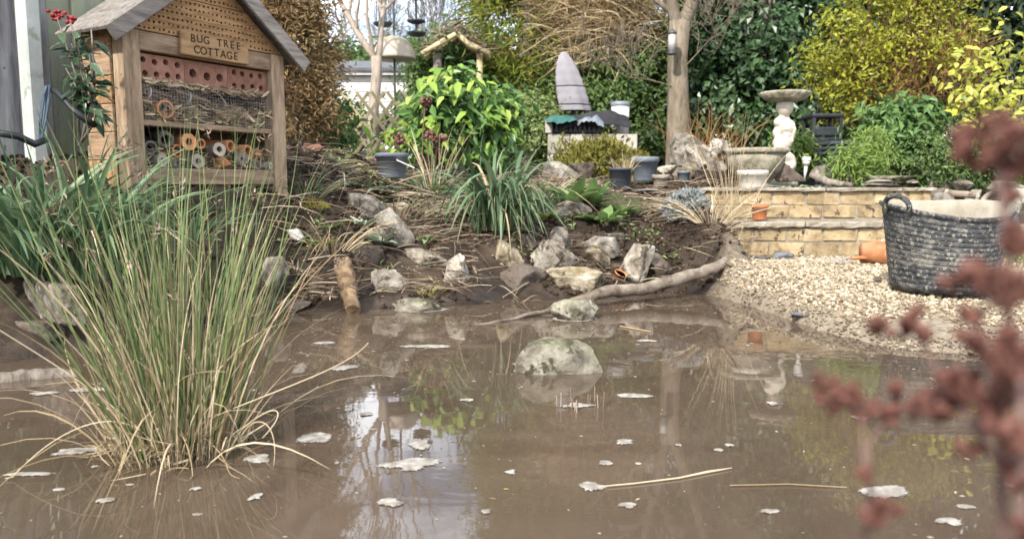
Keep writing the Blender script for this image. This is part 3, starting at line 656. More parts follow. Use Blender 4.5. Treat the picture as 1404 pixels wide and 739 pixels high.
# contents: each thing of its own, in house-local coordinates
def inhouse(o): o.matrix_world = HM @ o.matrix_world; return o
for x0, x1, rows, nper, r, lab in ((.079, .290, 2, 4, .0125, 'pale red brick with two rows of holes, left end of the insect hotel top bay'),
                                   (.292, .505, 1, 3, .018, 'red clay brick with three large stuffed holes, middle of the insect hotel top bay'),
                                   (.507, .720, 2, 4, .0125, 'red brick with two rows of small holes, right end of the insect hotel top bay')):
    w_ = x1-x0; b = drilled(-w_/2, w_/2, -w_/2, w_/2, 0, .100, rows, .05, r, .06, .1, nper=nper)
    o = b.build('perforated_brick', M['brick_red']); o.location = ((x0+x1)/2, .03, .4445); bpy.context.view_layer.update(); inhouse(o); tag(o, lab, 'brick', 'bricks in the insect hotel')
def pipe(name, x, z, R, rh, m, lab, cat, y0=.015, L_=.17, tilt=(0, 0), n=14, endm=None, sq=False):
    ring = lambda q, y: [(math.cos(a)*q, y, math.sin(a)*q) for a in (np.arange(n)*2*np.pi/n+(np.pi/n if sq else 0))]
    V = ring(R, 0)+ring(rh, 0)+ring(rh*.9, L_*.7)+ring(R*.99, .006)+ring(R*random.uniform(.9, 1.08), L_)
    V = np.array(V)
    if not sq and endm is not None: V[:, [0, 2]] *= (1+.05*np.sin(np.arange(len(V))*1.9))[:, None]
    F = [(i, (i+1) % n, n+(i+1) % n, n+i) for i in range(n)]+[(n+i, n+(i+1) % n, 2*n+(i+1) % n, 2*n+i) for i in range(n)]+[tuple(range(2*n, 3*n))]
    G = [(i, 3*n+i, 3*n+(i+1) % n, (i+1) % n) for i in range(n)]+[(3*n+i, 4*n+i, 4*n+(i+1) % n, 3*n+(i+1) % n) for i in range(n)]+[tuple(range(4*n, 5*n))]
    o = thing(name, lab, cat, (x, y0, z), 0, 'tubes and logs in the insect hotel'); o.rotation_euler = (tilt[0], 0, tilt[1])
    bpy.context.view_layer.update(); inhouse(o)
    MB().add(V, G).build('shell', m, o, smooth=False); MB().add(V, F).build('end_face', endm or m, o); return o
T, E, BK = M['terracotta'], M['endgrain'], M['bark_grey']
pipe('terracotta_pipe', .275, .213, .036, .0165, T, 'upper square-shouldered terracotta pipe on the insect hotel lowest shelf', 'pipe', .0, n=8, sq=True, tilt=(-.08, -.1))
pipe('hollow_log', .42, .188, .029, .013, BK, 'hollow log with bright pale end in the middle of the lowest shelf', 'log', -.005, tilt=(-.1, -.2), endm=E)
pipe('terracotta_pipe', .60, .182, .034, .023, T, 'round terracotta pipe with a wide bore, right side of lowest shelf', 'pipe', .03, tilt=(.05, .15))
pipe('hollow_log', .315, .136, .030, .012, BK, 'pale-ended hollow log just below the square terracotta pipe', 'log', .0, endm=E, tilt=(0, -.1))
pipe('hollow_log', .155, .136, .028, .010, BK, 'pale-ended hollow log at bottom left of the lowest shelf', 'log', .008, endm=E, tilt=(0, .15))
pipe('hollow_log', .70, .124, .018, .007, BK, 'thin pale-ended log in the bottom right corner of the lowest shelf', 'log', -.004, endm=E, tilt=(0, .35))
pipe('hollow_log', .645, .13, .022, .008, BK, 'grey-barked log next to the thin pale-ended corner log', 'log', .03, tilt=(0, .5))
pipe('plastic_pipe', .17, .216, .031, .02, M['pipe_dark'], 'dark pipe pushed in at top left of the lowest shelf', 'pipe', .0, tilt=(.25, -.35))
pipe('plastic_pipe', .115, .185, .027, .018, M['pipe_dark'], 'dark pipe leaning on the left post inside the lowest shelf', 'pipe', .02, tilt=(.1, -.2))
pipe('hollow_log', .54, .152, .028, .006, BK, 'grey log lying askew beside the broken terracotta piece', 'log', -.002, tilt=(.15, -.5), endm=BK)
pipe('terracotta_pipe', .235, .175, .028, .02, T, 'terracotta pipe stuffed with dry stalks under the square pipe', 'pipe', .02, tilt=(0, .1))
pipe('terracotta_pipe', .50, .205, .027, .018, T, 'small terracotta pipe above the broken orange piece on the lowest shelf', 'pipe', .02, tilt=(0, .2))
pipe('terracotta_pipe', .355, .21, .022, .014, T, 'narrow terracotta pipe between the square pipe and the bright-ended log', 'pipe', .03, tilt=(0, -.2))
pipe('hollow_log', .225, .125, .021, .008, BK, 'thin brown log between the two bottom-left pale-ended logs', 'log', .01, tilt=(0, .3))
pipe('terracotta_pipe', .185, .338, .037, .028, T, 'wide terracotta pipe behind the wire netting', 'pipe', .014, tilt=(-.05, -.1))
pipe('terracotta_pipe', .455, .018, .034, .022, T, 'terracotta pipe on the ground under the insect hotel', 'pipe', .02, tilt=(.0, -.2))
pipe('hollow_log', .66, .012, .022, .010, BK, 'pale-ended log on the ground under the right end of the insect hotel', 'log', .03, tilt=(.0, .3), endm=E)
for x, z, R, lab in ((.47, .135, .6, 'orange broken terracotta piece in the middle of the lowest shelf'), (.67, .178, .3, 'thin terracotta shard leaning at the right post of the lowest shelf')):
    V, F = rockV(int(x*100), .062, .05, .055 if R > .5 else .02, 2, 8, .02, 20)
    o = MB().add(V, F).build('terracotta_shard', T); o.location = (x, .04, z); o.rotation_euler = (.2, -.4 if R < .5 else .1, .3); bpy.context.view_layer.update(); inhouse(o); tag(o, lab, 'shard', 'terracotta shards in the insect hotel')
# bundles, cones and stuffing behind the netting
def stuffing(name, m, n, x0, x1, y0, y1, z0, z1, lo, hi, wd, flat=.35):
    B = RNG.uniform([x0, y0, z0], [x1, y1, z1], (n, 3)); d0 = unit(RNG.normal(size=(n, 3))*np.array([1, .55, flat]))
    L_ = RNG.uniform(lo, hi, n); B = B-d0*L_[:, None]*.5
    V, F, k = blades(B, d0, L_, np.full(n, wd)*RNG.uniform(.6, 1.5, n), RNG.normal(size=(n, 3))*.25, 3)
    V[:, 0] = np.clip(V[:, 0], .076, .724); V[:, 2] = np.clip(V[:, 2], z0-.006, z1+.012); V[:, 1] = np.maximum(V[:, 1], y0-.012)
    o = MB().add(V, F, var=np.repeat(RNG.random(n), k)).build(name, m); bpy.context.view_layer.update(); return kind(inhouse(o), 'stuff')
stuffing('straw_stuffing', M['straw'], 460, .08, .72, .012, .12, .296, .38, .02, .09, .004)
stuffing('twig_stuffing', M['twig'], 520, .08, .72, .014, .15, .296, .42, .02, .10, .006)
stuffing('bark_stuffing', M['straw'], 260, .08, .72, .0, .08, .29, .36, .02, .06, .011, .4)
stuffing('loose_straw_on_shelf', M['straw'], 200, .08, .72, .0, .06, .425, .45, .03, .09, .009, .3)
stuffing('dry_stalks_in_shelf', M['straw'], 330, .09, .71, .02, .12, .11, .2, .02, .12, .005)
stuffing('brown_stalks_in_shelf', M['twig'], 480, .09, .71, .02, .16, .11, .19, .03, .12, .005)
stuffing('twigs_under_house', M['twig'], 320, .06, .74, .0, .2, -.02, .035, .05, .2, .007)
for x, z, lab in ((.14, .395, 'upper left roll of reed behind the wire netting'), (.32, .392, 'second roll of reed beside the upper left one behind the netting')):
    o = thing('reed_roll', lab, 'reed roll', (x, .05, z), 0, 'reed rolls behind the netting'); o.rotation_euler = (0, .15, .1); bpy.context.view_layer.update(); inhouse(o)
    b = MB()
    for k in range(34):
        a = random.uniform(0, 6.28); q = random.uniform(0, .028); b.add(*tube([(-.085+random.uniform(-.01, .01), math.cos(a)*q, math.sin(a)*q), (.085+random.uniform(-.01, .01), math.cos(a)*q, math.sin(a)*q)], .0035, 5))
    b.build('reed', M['twig'], o); MB().add(*tube([(-.02, 0, 0), (-.014, 0, 0)], .033, 12)).build('tie', M['wire'], o)
for x, z, s, lab in ((.40, .345, .03, 'pine cone in the middle behind the wire netting'), (.475, .325, .034, 'pine cone right of centre low behind the netting'), (.56, .34, .027, 'pine cone toward the right behind the wire netting'), (.655, .335, .03, 'pine cone nearest the right post behind the netting'), (.30, .325, .028, 'pine cone beside the wide terracotta pipe behind the netting')):
    b = MB(); 
    for i in range(70):
        t = i/70; a = i*2.4; rr = s*math.sin(.35+t*2.5)*.95; c = np.array([math.cos(a)*rr*.45, math.sin(a)*rr*.45, (t-.5)*s*2.2]); dd = np.array([math.cos(a), math.sin(a), .5])
        V, F = leafcloud(c[None], np.array([[-.3*math.cos(a), -.3*math.sin(a), 1]]), dd[None], [rr*.75], [rr*.7], -.2); b.add(V, F, var=.3+.5*t)
    o = b.build('pine_cone', M['twig']); o.location = (x, .045, z); o.rotation_euler = (1.3, random.uniform(-.8, .8), random.uniform(0, 3)); bpy.context.view_layer.update(); inhouse(o); tag(o, lab, 'pine cone', 'pine cones in the insect hotel')
o = MB().add(*rockV(5, .03, .03, .045, 2)).build('terracotta_shard', M['brick_red']); o.location = (.605, .035, .33); bpy.context.view_layer.update(); inhouse(o); tag(o, 'small red clay chip behind the right part of the wire netting', 'shard')

# ------------------------------------------------------------------ fence behind the house
u = Vector((.5, .866, 0)); v = Vector((-.866, .5, 0))
F0 = Vector((-1.453, 2.95, 0))+v*.45
def fence_pt(s, off=0): p = F0+u*s+v*off; return p
fz = .45
fn = thing('board_fence', 'weathered grey vertical board fence behind the insect hotel', 'fence', (*fence_pt(0)[:2], fz), HR)
def plank(s0, s1, m, off=0, top=1.85):
    lean = random.uniform(-.004, .004); V, F = cbox(s0, s1, off, off+.02, -.1, top+random.uniform(-.02, .02), .003); V[:, 0] += lean*V[:, 2]
    return MB().add(V, F).build('plank', m, fn)
s = -2.2; kk = 0
while s < .75:
    wd = random.uniform(.105, .125)
    plank(s, s+wd+.008, M['fence_green'] if -.06 < s < .5 else M['fence_grey'], random.uniform(0, .004) + (.024 if kk % 2 else 0))
    s += wd; kk += 1
for z in (.3, 1.5): MB().add(*cbox(-2.2, .74, .05, .085, z, z+.08)).build('rail', M['fence_grey'], fn)
pp = fence_pt(-.11, -.045)
o = MB().add(*cbox(-.03, .03, -.035, .035, -.1, 1.95, .006)).build('fence_post', M['fence_pale']); o.location = (pp.x, pp.y, fz); o.rotation_euler = (0, 0, HR); tag(o, 'pale concrete post between the grey and green fence boards', 'post')
# blue rope loop and black hose hung on the fence
b = MB(); q = [W(62, 178, 2.72), W(57, 195, 2.73), W(58, 165, 2.73), W(62, 130, 2.74), W(66, 118, 2.75), W(70, 120, 2.75), W(68, 140, 2.74), W(64, 170, 2.73), W(58, 192, 2.72)]
for k in range(3):
    b.add(*tube([p+Vector((k*.008-.008, -.01*k, random.uniform(-.006, .006))) for p in q], .0042, 6))
tag(b.build_at('rope_hank', M['blue'], q[0]), 'hank of blue rope hanging on the pale fence post', 'rope')
pts = [W(66, 120, 2.76), W(80, 128, 2.72), W(100, 150, 2.68), W(118, 165, 2.68), W(130, 172, 2.72)]
tag(MB().add(*tube(pts, .011, 8)).build_at('hose', M['hose'], pts[0], True), 'black hose sloping from the fence post toward the insect hotel', 'hose')
pts = [W(0, 183, 2.55), W(25, 187, 2.6), W(48, 198, 2.62), W(62, 192, 2.65)]
tag(MB().add(*tube(pts, .012, 8)).build_at('hose', M['hose'], pts[0], True), 'black hose along the foot of the leftmost fence boards', 'hose')
# ------------------------------------------------------------------ stones, each a thing of its own
def stone(px, py, wpx, hpx, m, label, seed, depth=.8, rot=0, tilt=0, D=None, sink=.18, group='stones on the pond bank', sub=4, planes=11, rough=.05, name='stone', cat='stone'):
    p = gp(px, py) if D is None else W(px, py, D)
    k = p.y/FPX; sx, sz = wpx*k, hpx*k
    V, F = rockV(seed, sx, sx*depth, sz*(1+sink), sub, planes, rough)
    V[:, 2] += sz*(1+sink)*.5-sz*sink
    o = MB().add(V, F).build(name, ROCKS[m], smooth=True)
    o.location = (p.x, p.y+sx*depth*.42, p.z); o.rotation_euler = (0, tilt, rot)
    me = o.data
    try: me.set_sharp_from_angle(angle=rad(28))
    except Exception: pass
    return tag(o, label, cat, group)
PS = 'stones standing in the pond'
stone(764, 514, 130, 43, 'mossy', 'broad mossy stone alone in the middle of the muddy pond', 101, .75, .2, planes=9, group=PS, sink=.5)
stone(789, 441, 62, 28, 'mossy', 'smaller mossy stone at the water edge by the thin end of the log', 102, .8, .5, group=PS, sink=.5)
BK_ = [
 (628, 394, 38, 40, 'pale', 'squarish pale stone block on the mud below the sedge', 3, .7, .1, .1),
 (585, 372, 62, 24, 'pale', 'long pale stone lying just left of the squarish block', 4, .6, 0, .05),
 (533, 406, 42, 32, 'grey', 'angular grey stone beside the tan stump at the waterline', 5, .7, .4, -.1),
 (700, 366, 44, 30, 'tan', 'ochre stone at the left end of the rock pile', 7, .8, 0, .1),
 (740, 376, 44, 44, 'pale', 'pale stone wedged in the rock pile under a dark round one', 8, .7, .3, .25),
 (727, 352, 32, 26, 'mud', 'dark rounded stone perched on top of the rock pile', 9, .8, 0, 0),
 (771, 350, 40, 32, 'grey', 'grey stone at the back of the rock pile', 10, .8, .3, .2),
 (776, 376, 42, 30, 'grey', 'grey stone in the middle of the rock pile with a blade across it', 12, .8, .1, 0),
 (826, 356, 52, 27, 'grey', 'flat-topped grey stone at the upper right of the rock pile', 13, .7, .2, .1),
 (814, 378, 46, 32, 'tan', 'rounded ochre stone in front of the flat-topped grey one', 14, .8, .6, 0),
 (791, 402, 76, 30, 'tan', 'wide yellowish stone at the front of the rock pile by the log', 15, .6, 0, .04),
 (872, 390, 46, 48, 'pale', 'tall upright pale stone right of the rock pile', 16, .8, .3, 0),
 (911, 384, 38, 32, 'mud', 'brown lump of stone just right of the tall upright one', 17, .9, 0, 0),
 (719, 398, 66, 30, 'mud', 'mud-coated stone at the foot of the rock pile', 18, .8, 0, .2),
 (549, 340, 40, 50, 'grey', 'long pinkish grey stone leaning on the bank above the long pale one', 19, .6, .2, -.5),
 (500, 300, 58, 28, 'grey', 'grey stone half buried high on the bank below the grey bucket', 20, .7, .1, .1),
 (541, 300, 46, 20, 'tan', 'flattish buff stone beside the half-buried one on the high bank', 21, .7, 0, .1),
 (500, 370, 46, 30, 'mud', 'dark stone behind the angular grey one near the tan stump', 22, .8, .3, 0),
 (780, 297, 58, 20, 'grey', 'grey slab behind the crinkled-leaf plants', 23, .6, 0, 0),
 (770, 246, 44, 22, 'grey', 'flat grey stone beside the dark flower pot', 24, .7, 0, 0),
 (797, 246, 30, 20, 'mud', 'dark curved stone touching the flat grey one by the pots', 25, .7, 0, 0),
 (402, 334, 22, 13, 'white', 'small white cobble on the mud right of the tall rushes', 26, .8, 0, 0),
 (365, 400, 50, 42, 'grey', 'grey stone at the shore just behind the tall rushes', 27, .8, 0, 0),
 (400, 428, 46, 12, 'mud', 'low wet stone at the waterline right of the rushes', 28, .8, 0, 0),
 (640, 300, 40, 16, 'grey', 'grey stone almost hidden under the sedge clump', 29, .8, 0, 0),
 (845, 332, 26, 10, 'grey', 'little flat stone on bare soil above the rock pile', 30, .8, 0, 0),
]
for i, (px, py, wp, hp, m, lab, sd_, dp, rt, tl) in enumerate(BK_): stone(px, py, wp*1.14, hp*1.14, m, lab, sd_*7+1, dp, rt, tl)
stone(574, 428, 78, 18, 'mossy', 'flat mossy stone half under water below the squarish block', 61, .6, 0, group=PS, sink=.8)
stone(42, 436, 150, 50, 'grey', 'large flat grey slab above the left shore of the pond', 62, .6, -.1, .06, D=2.42, planes=8)
stone(28, 470, 90, 26, 'mud', 'dark wet stone under the large flat slab on the left', 63, .6, .2)
stone(130, 400, 60, 34, 'grey', 'grey stone between the flat slab and the rushes', 64, .8, .2)
# terrace stones
TS = 'stones on the raised terrace'
for px, py, D, wp, hp, m, lab, sd_ in (
 (957, 222, 6.2, 72, 40, 'grey', 'broad grey slab set upright behind the tree foot', 71), (962, 232, 5.6, 46, 34, 'pale', 'pale jagged stone in front of the upright slab', 72),
 (985, 246, 5.2, 34, 26, 'grey', 'grey stone beside the cast stone bowl on its left', 73), (944, 246, 5.5, 34, 22, 'tan', 'buff stone left of the pale jagged one', 74),
 (977, 254, 5.05, 44, 22, 'mud', 'reddish brown stone low beside the dry stems', 75), (988, 212, 6.0, 30, 22, 'pale', 'small pale stone on top behind the cast bowl', 76), (918, 244, 5.7, 34, 18, 'pale', 'pale stone behind the beige little pot', 77),
 (1086, 245, 5.1, 40, 26, 'mud', 'dark stone between bird bath and garden light', 78), (1130, 247, 5.3, 30, 20, 'grey', 'grey stone at the foot of the black bin', 79), (1072, 246, 5.2, 30, 22, 'pale', 'pale stone at the foot of the bird bath', 80)):
    stone(px, py, wp, hp, m, lab, sd_, .8, 0, 0, D, group=TS)
for i, (x, y, z, lx, ly, lz, rt, lab) in enumerate(((2.28, 4.72, .514, .32, .16, .025, .05, 'bottom slab'), (2.26, 4.72, .540, .27, .14, .024, -.08, 'second slab'), (2.30, 4.73, .565, .30, .15, .02, .1, 'third slab'), (2.44, 4.71, .540, .12, .1, .022, .3, 'small end slab'))):
    V, F = rockV(120+i, lx, ly, lz, 3, 9, .04); V[:, 2] += lz/2
    o = MB().add(V, F).build('flat_stone', ROCKS['pale' if i % 2 else 'grey']); o.location = (x, y, z); o.rotation_euler = (0, 0, rt)
    tag(o, {0: 'lowest flat slab of the stone stack on the wall top', 1: 'middle flat slab of the stone stack on the wall top', 2: 'topmost flat slab of the stone stack on the wall top', 3: 'small flat slab at the right end of the stone stack on the wall'}[i], 'stone', 'flat stones stacked on the wall')
RS = 'rocks behind the tub'
for i, (px, py, D, wp, hp, m, lab) in enumerate((
 (1300, 284, 4.7, 42, 20, 'grey', 'grey rock just right of the brick wall end'), (1345, 276, 4.9, 36, 16, 'pale', 'pale rock behind the tub right handle'), (1396, 292, 4.3, 40, 34, 'pale', 'large pale rock right of the tub rim'),
 (1391, 322, 4.1, 34, 26, 'mud', 'dark rock below the large pale one right of the tub'), (1290, 272, 4.8, 24, 14, 'mud', 'small dark rock at the wall corner'), (1325, 262, 5.3, 30, 16, 'grey', 'grey rock behind the lying pole'), (1385, 268, 5.1, 40, 20, 'pale', 'low pale rock farthest right behind the tub'))):
    stone(px, py, wp, hp, m, lab, 130+i, .8, .3*i, 0, D, group=RS, sub=3)
# slates
for px, py, wp, hp, lab, rt in ((1103, 438, 40, 3, 'rounded blue-grey slate at the water edge of the gravel', .2), (1072, 355, 34, 8, 'blue-grey slate piece at the foot of the brick wall', .5), (1044, 356, 30, 4, 'small slate piece left of another one by the wall foot', 0)):
    o = stone(px, py, wp, hp, 'slate', lab, 150+px, .8, rt, .05, group='slate pieces on the gravel', sub=3, name='slate', cat='slate', sink=.5)
stone(1205, 388, 14, 8, 'mud', 'lone dark brown stone on the pale gravel near the tub', 171, .8, sub=2)
stone(1213, 338, 16, 10, 'tan', 'small buff stone on top of the lying flower pot', 172, .8, D=4.0, sub=2, group=TS)

# ------------------------------------------------------------------ logs
def log(name, pts, r, m, label, n=12, knots=4, endm=None, cat='log'):
    pts = [Vector(p) for p in pts]; Q = []; R = []
    for i in range(len(pts)-1):
        for t in np.linspace(0, 1, 6, endpoint=False):
            Q.append(pts[i].lerp(pts[i+1], t)); R.append(r[i]+(r[i+1]-r[i])*t)
    Q.append(pts[-1]); R.append(r[-1])
    Q = [q+Vector(RNG.normal(size=3)*.0022) if 0 < i < len(Q)-1 else q for i, q in enumerate(Q)]
    R = np.array(R)*(1+.025*RNG.normal(size=len(R)))
    for k in RNG.integers(2, len(R)-2, knots): R[k] *= 1.07
    root = thing(name, label, cat, pts[0])
    V, F = tube(Q, R, n, True, .3 if 'stump' in name else .16)
    MB().add(V, F[:-2]).build('bark', m, root, True, True); MB().add(V[:n], F[-2:-1]).build('cut_end', endm or M['endgrain'], root, False, True); MB().add(V[-n:], [tuple(range(n))]).build('cut_end', endm or M['endgrain'], root, False, True)
    return root
log('driftwood_log', [W(735, 433, 3.18), W(800, 410, 3.33), W(832, 399, 3.42), W(880, 397, 3.5), W(920, 386, 3.6), W(968, 372, 3.72), W(1021, 349, 3.9)], [.011, .020, .028, .026, .030, .029, .027], M['log'], 'long pale grey branch lying from the water edge up onto the gravel', 14, 6, M['log'])
log('driftwood_stick', [W(648, 446, 2.93), W(690, 440, 3.0), W(742, 428, 3.15), W(790, 416, 3.25)], [.004, .007, .010, .009], M['log'], 'thin pale stick half in the water below the rock pile', 8, 2, M['log'], 'stick')
log('fallen_log', [W(-30, 530, 2.06), W(40, 519, 2.12), W(108, 514, 2.16)], [.028, .026, .022], M['bark_grey'], 'grey log floating against the left shore', 12, 2, cat='log')
log('stump_log', [W(484, 426, 3.16), W(479, 395, 3.26), W(470, 360, 3.36)], [.030, .036, .04], M['log_tan'], 'tan stripped log standing end down at the waterline', 14, 3, M['log_tan'])
log('pole', [W(1276, 262, 4.85), W(1338, 268, 4.75)], [.024, .022], M['log'], 'pale round pole lying on rocks right of the brick wall', 10, 1)
log('branch', [W(1112, 240, 5.0), W(1135, 250, 4.9), W(1168, 254, 4.85)], [.02, .024, .014], M['bark_grey'], 'dark crooked branch lying on the terrace by the garden light', 8, 2, cat='branch')
log('mud_stick', [gp(690, 412)+Vector((0, 0, .012)), gp(742, 388)+Vector((0, 0, .035))], [.004, .005], M['log'], 'thin straight stick on the mud below the rock pile', 6, 0, cat='stick')

# ------------------------------------------------------------------ rubber tub
tb = thing('rubber_tub', 'mud-streaked black rubber builder tub with two handles on the gravel', 'tub', (1.72, 3.07, .118))
def tubshape(prof, n=72, rib=True):
    V = []; a = np.arange(n)*2*np.pi/n
    for r, z in prof:
        t = z/.33
        x = np.cos(a)*r*(1+.05*t*np.cos(2*a)); y = np.sin(a)*r*(1-.03*t*np.cos(2*a)); zz_ = z+t*(.026*np.sin(a)+.012*np.cos(2*a))
        V.append(np.stack([x, y, zz_], 1))
    V = np.concatenate(V); F = [(i*n+k, i*n+(k+1) % n, (i+1)*n+(k+1) % n, (i+1)*n+k) for i in range(len(prof)-1) for k in range(n)]; return V, F
prof = [(0.001, .002), (.17, 0), (.182, .006)]
for k in range(14):
    z = .02+k*.0207; r = .186+(.228-.186)*z/.33; prof += [(r, z), (r+.0016, z+.003), (r+.0016, z+.016), (r+.0002, z+.0185)]
prof += [(.229, .315), (.236, .322), (.237, .332), (.232, .336)]
MB().add(*tubshape(prof)).build('wall', M['tub'], tb, True)
MB().add(*tubshape([(.232, .336), (.226, .33), (.222, .30), (.20, .12), (.18, .02), (.001, .018)])).build('lining', M['tub_in'], tb, True)
for sg, a0 in ((-1, rad(196)), (1, rad(14))):
    c = np.array([math.cos(a0)*.236, math.sin(a0)*.236, .33+.026*math.sin(a0)+.012]); tn = np.array([-math.sin(a0), math.cos(a0), 0]); ou = np.array([math.cos(a0), math.sin(a0), 0])
    pts = [c+tn*(math.cos(t)*.062)+np.array([0, 0, 1])*(math.sin(t)*.04)+ou*(.012*math.sin(t)) for t in np.linspace(0, math.pi, 13)]
    pts = [c-np.array([0, 0, .03])+tn*.062]+pts+[c-np.array([0, 0, .03])-tn*.062]
    MB().add(*tube(pts, .0105, 8)).build('handle', M['tub_in'] if sg > 0 else M['tub'], tb, True)

# ------------------------------------------------------------------ pots
def pot(name, px, py, wpx, hpx, D, m, label, taper=.78, rim=.12, fill=None, tilt=0, cat='flower pot', group=None, z=None, rot=0, n=36):
    p = W(px, py, D); k = D/FPX; R = wpx*k/2; H = hpx*k
    if z is not None: p.z = z
    o = thing(name, label, cat, p, rot, group); o.rotation_euler = (tilt, 0, rot) if np.isscalar(tilt) else (tilt[0], tilt[1], rot)
    rh = H*rim*1.6
    MB().add(*lathe([(R*taper*.97, 0), (R*taper, .004), (R*.935, H-rh), (R*.94, H-rh)], n), ).build('body', m, o, True)
    V, F = lathe([(R*.94, H-rh), (R*1.0, H-rh+.002), (R, H-.003), (R*.985, H), (R*.93, H-.002), (R*.88, H-rh), (R*taper*.86, H*.25)], n)
    MB().add(V, F[:-2]).build('rim', m, o, True)
    MB().add(*lathe([(.001, H*(.80 if fill else .25)), (R*.9*(1 if fill else taper), H*(.80 if fill else .24))], 24)).build('soil', M['clod'], o)
    return o
pot('bucket', 538, 254, 46, 33, 4.5, M['pot_grey'], 'blue-grey bucket with a bent plastic strip on the high bank', .78, .1, True, cat='bucket', z=.57)
V, F = cbox(-.055, .055, -.012, .012, -.002, .002, .001); o = MB().add(V, F).build('plastic_strip', M['white']); o.location = W(556, 225, 4.42); o.rotation_euler = (.2, .42, .2); tag(o, 'white plastic strip sticking out of the blue-grey bucket', 'plastic strip')
PG = 'flower pots by the tree'
pot('flower_pot', 884, 248, 38, 32, 5.5, M['pot_grey'], 'larger slate grey flower pot behind the dark one', .76, .14, True, group=PG)
dp = pot('flower_pot', 850, 263, 32, 32, 5.0, M['pot_dark'], 'dark blue-black flower pot with dry straw in it', .84, .06, True, group=PG)
pot('flower_pot', 906, 256, 24, 16, 5.2, M['coping'], 'small beige flower pot right of the grey ones', .8, .2, True, group=PG)
pot('flower_pot', 937, 253, 18, 18, 5.2, M['pot_grey'], 'tiny pale grey pot beside the small beige one', .85, .1, True, group=PG)
pot('flower_pot', 1041, 301, 23, 20, 4.5, M['orange'], 'small orange plastic pot on the lower wall ledge', .78, .12, True, z=.329)
pot('planter', 1031, 262, 42, 23, 4.72, M['pot_white'], 'off-white low planter on the wall top before the stone bowl', .82, .18, True, cat='planter', z=.514)
o = pot('flower_pot', 1180, 352, 40, 46, 4.05, M['terracotta'], 'terracotta flower pot lying on its side by the tub', .66, .14, None, z=.125+.055, tilt=(rad(90), 0), rot=rad(78))
pot('flower_pot', 846, 385, 18, 14, 3.85, M['terracotta'], 'broken little terracotta pot tucked behind the log', .8, .1, True, tilt=(.4, .4))
o = MB().add(*cbox(-.085, .085, -.06, .06, 0, .012, .004)).build('seed_tray', M['pot_dark']); o.location = W(884, 262, 4.95); o.rotation_euler = (0, .03, .1); tag(o, 'dark flat tray on soil beside the dark flower pot', 'tray')
# trowel
tr = thing('trowel', 'old garden trowel with an orange handle beside the lying pot', 'trowel', W(1150, 360, 4.0)+Vector((0, 0, .012)), rad(4))
V, F = rockV(9, .10, .055, .008, 2, 8, .01); V[:, 0] -= .02; MB().add(V, F).build('blade', M['steel'], tr)
MB().add(*tube([(.02, 0, .004), (.05, 0, .012), (.07, 0, .01)], .004, 6)).build('neck', M['steel'], tr); MB().add(*tube([(.065, 0, .01), (.10, 0, .012), (.15, 0, .012), (.165, 0, .012)], [.008, .010, .011, .006], 10)).build('handle', M['orange'], tr, True)
# red bottle and white label behind the house
pb = W(430, 212, 4.3); pb.z = h1(pb.x, pb.y)
o = MB().add(*tube([pb+Vector((-.05, 0, .03)), pb+Vector((.03, 0, .025)), pb+Vector((.06, -.01, .02))], [.024, .024, .01], 10)).build_at('terracotta_pipe', M['brick_red'], pb, True); tag(o, 'red clay pipe lying on the ground right of the insect hotel', 'pipe')

# ------------------------------------------------------------------ cast stone bowl and bird bath
bp_ = W(1036, 250, 5.25); bp_.z = .495
bw = thing('stone_bowl', 'weathered cast stone bowl planter on the terrace', 'planter', bp_)
MB().add(*lathe([(.10, 0), (.115, .0), (.115, .03), (.09, .05), (.12, .075), (.165, .13), (.185, .19), (.188, .235)], 48)).build('body', M['cast'], bw, True)
MB().add(*lathe([(.188, .235), (.20, .24), (.21, .25), (.21, .268), (.20, .275), (.185, .272), (.17, .24), (.001, .235)], 48)).build('rim', M['cast'], bw, True)
b = MB()
for k in range(5): 
    for j in range(40):
        a = j/40*6.283; r = .16+.005*k
        b.add(*cbox(-.006, .006, -.003, .003, -.004, .004, .002), M=Matrix.Translation((math.cos(a)*(.152+.011*k), math.sin(a)*(.152+.011*k), .11+.024*k)) @ Matrix.Rotation(a+1.57, 4, 'Z') @ Matrix.Rotation(.6*(-1)**k, 4, 'Y'))

q = W(1072, 250, 5.6); q.z = .50
bb = thing('bird_bath', 'pale stone bird bath carried by a crouching figure pedestal', 'bird bath', q)
H0 = W(1072, 127, 5.6).z-q.z
MB().add(*lathe([(.10, 0), (.11, .004), (.11, .05), (.095, .06), (.085, .09)], 32)).build('plinth', M['cast'], bb, True)
def blob_mesh(els, vox):
    D, F = ico(3); b = MB()
    for c, r, e in els:
        R = np.array(Euler(e).to_matrix()); b.add((D*np.array(r))@R.T+np.array(c), F)
    o = b.build('tmp', M['statue']); md = o.modifiers.new('r', 'REMESH'); md.mode = 'VOXEL'; md.voxel_size = vox
    sm = o.modifiers.new('s', 'SMOOTH'); sm.iterations = 4; sm.factor = .5
    bpy.context.view_layer.update(); me = bpy.data.meshes.new_from_object(o.evaluated_get(bpy.context.evaluated_depsgraph_get())); bpy.data.objects.remove(o)
    for p in me.polygons: p.use_smooth = True
    me.materials.clear(); return me
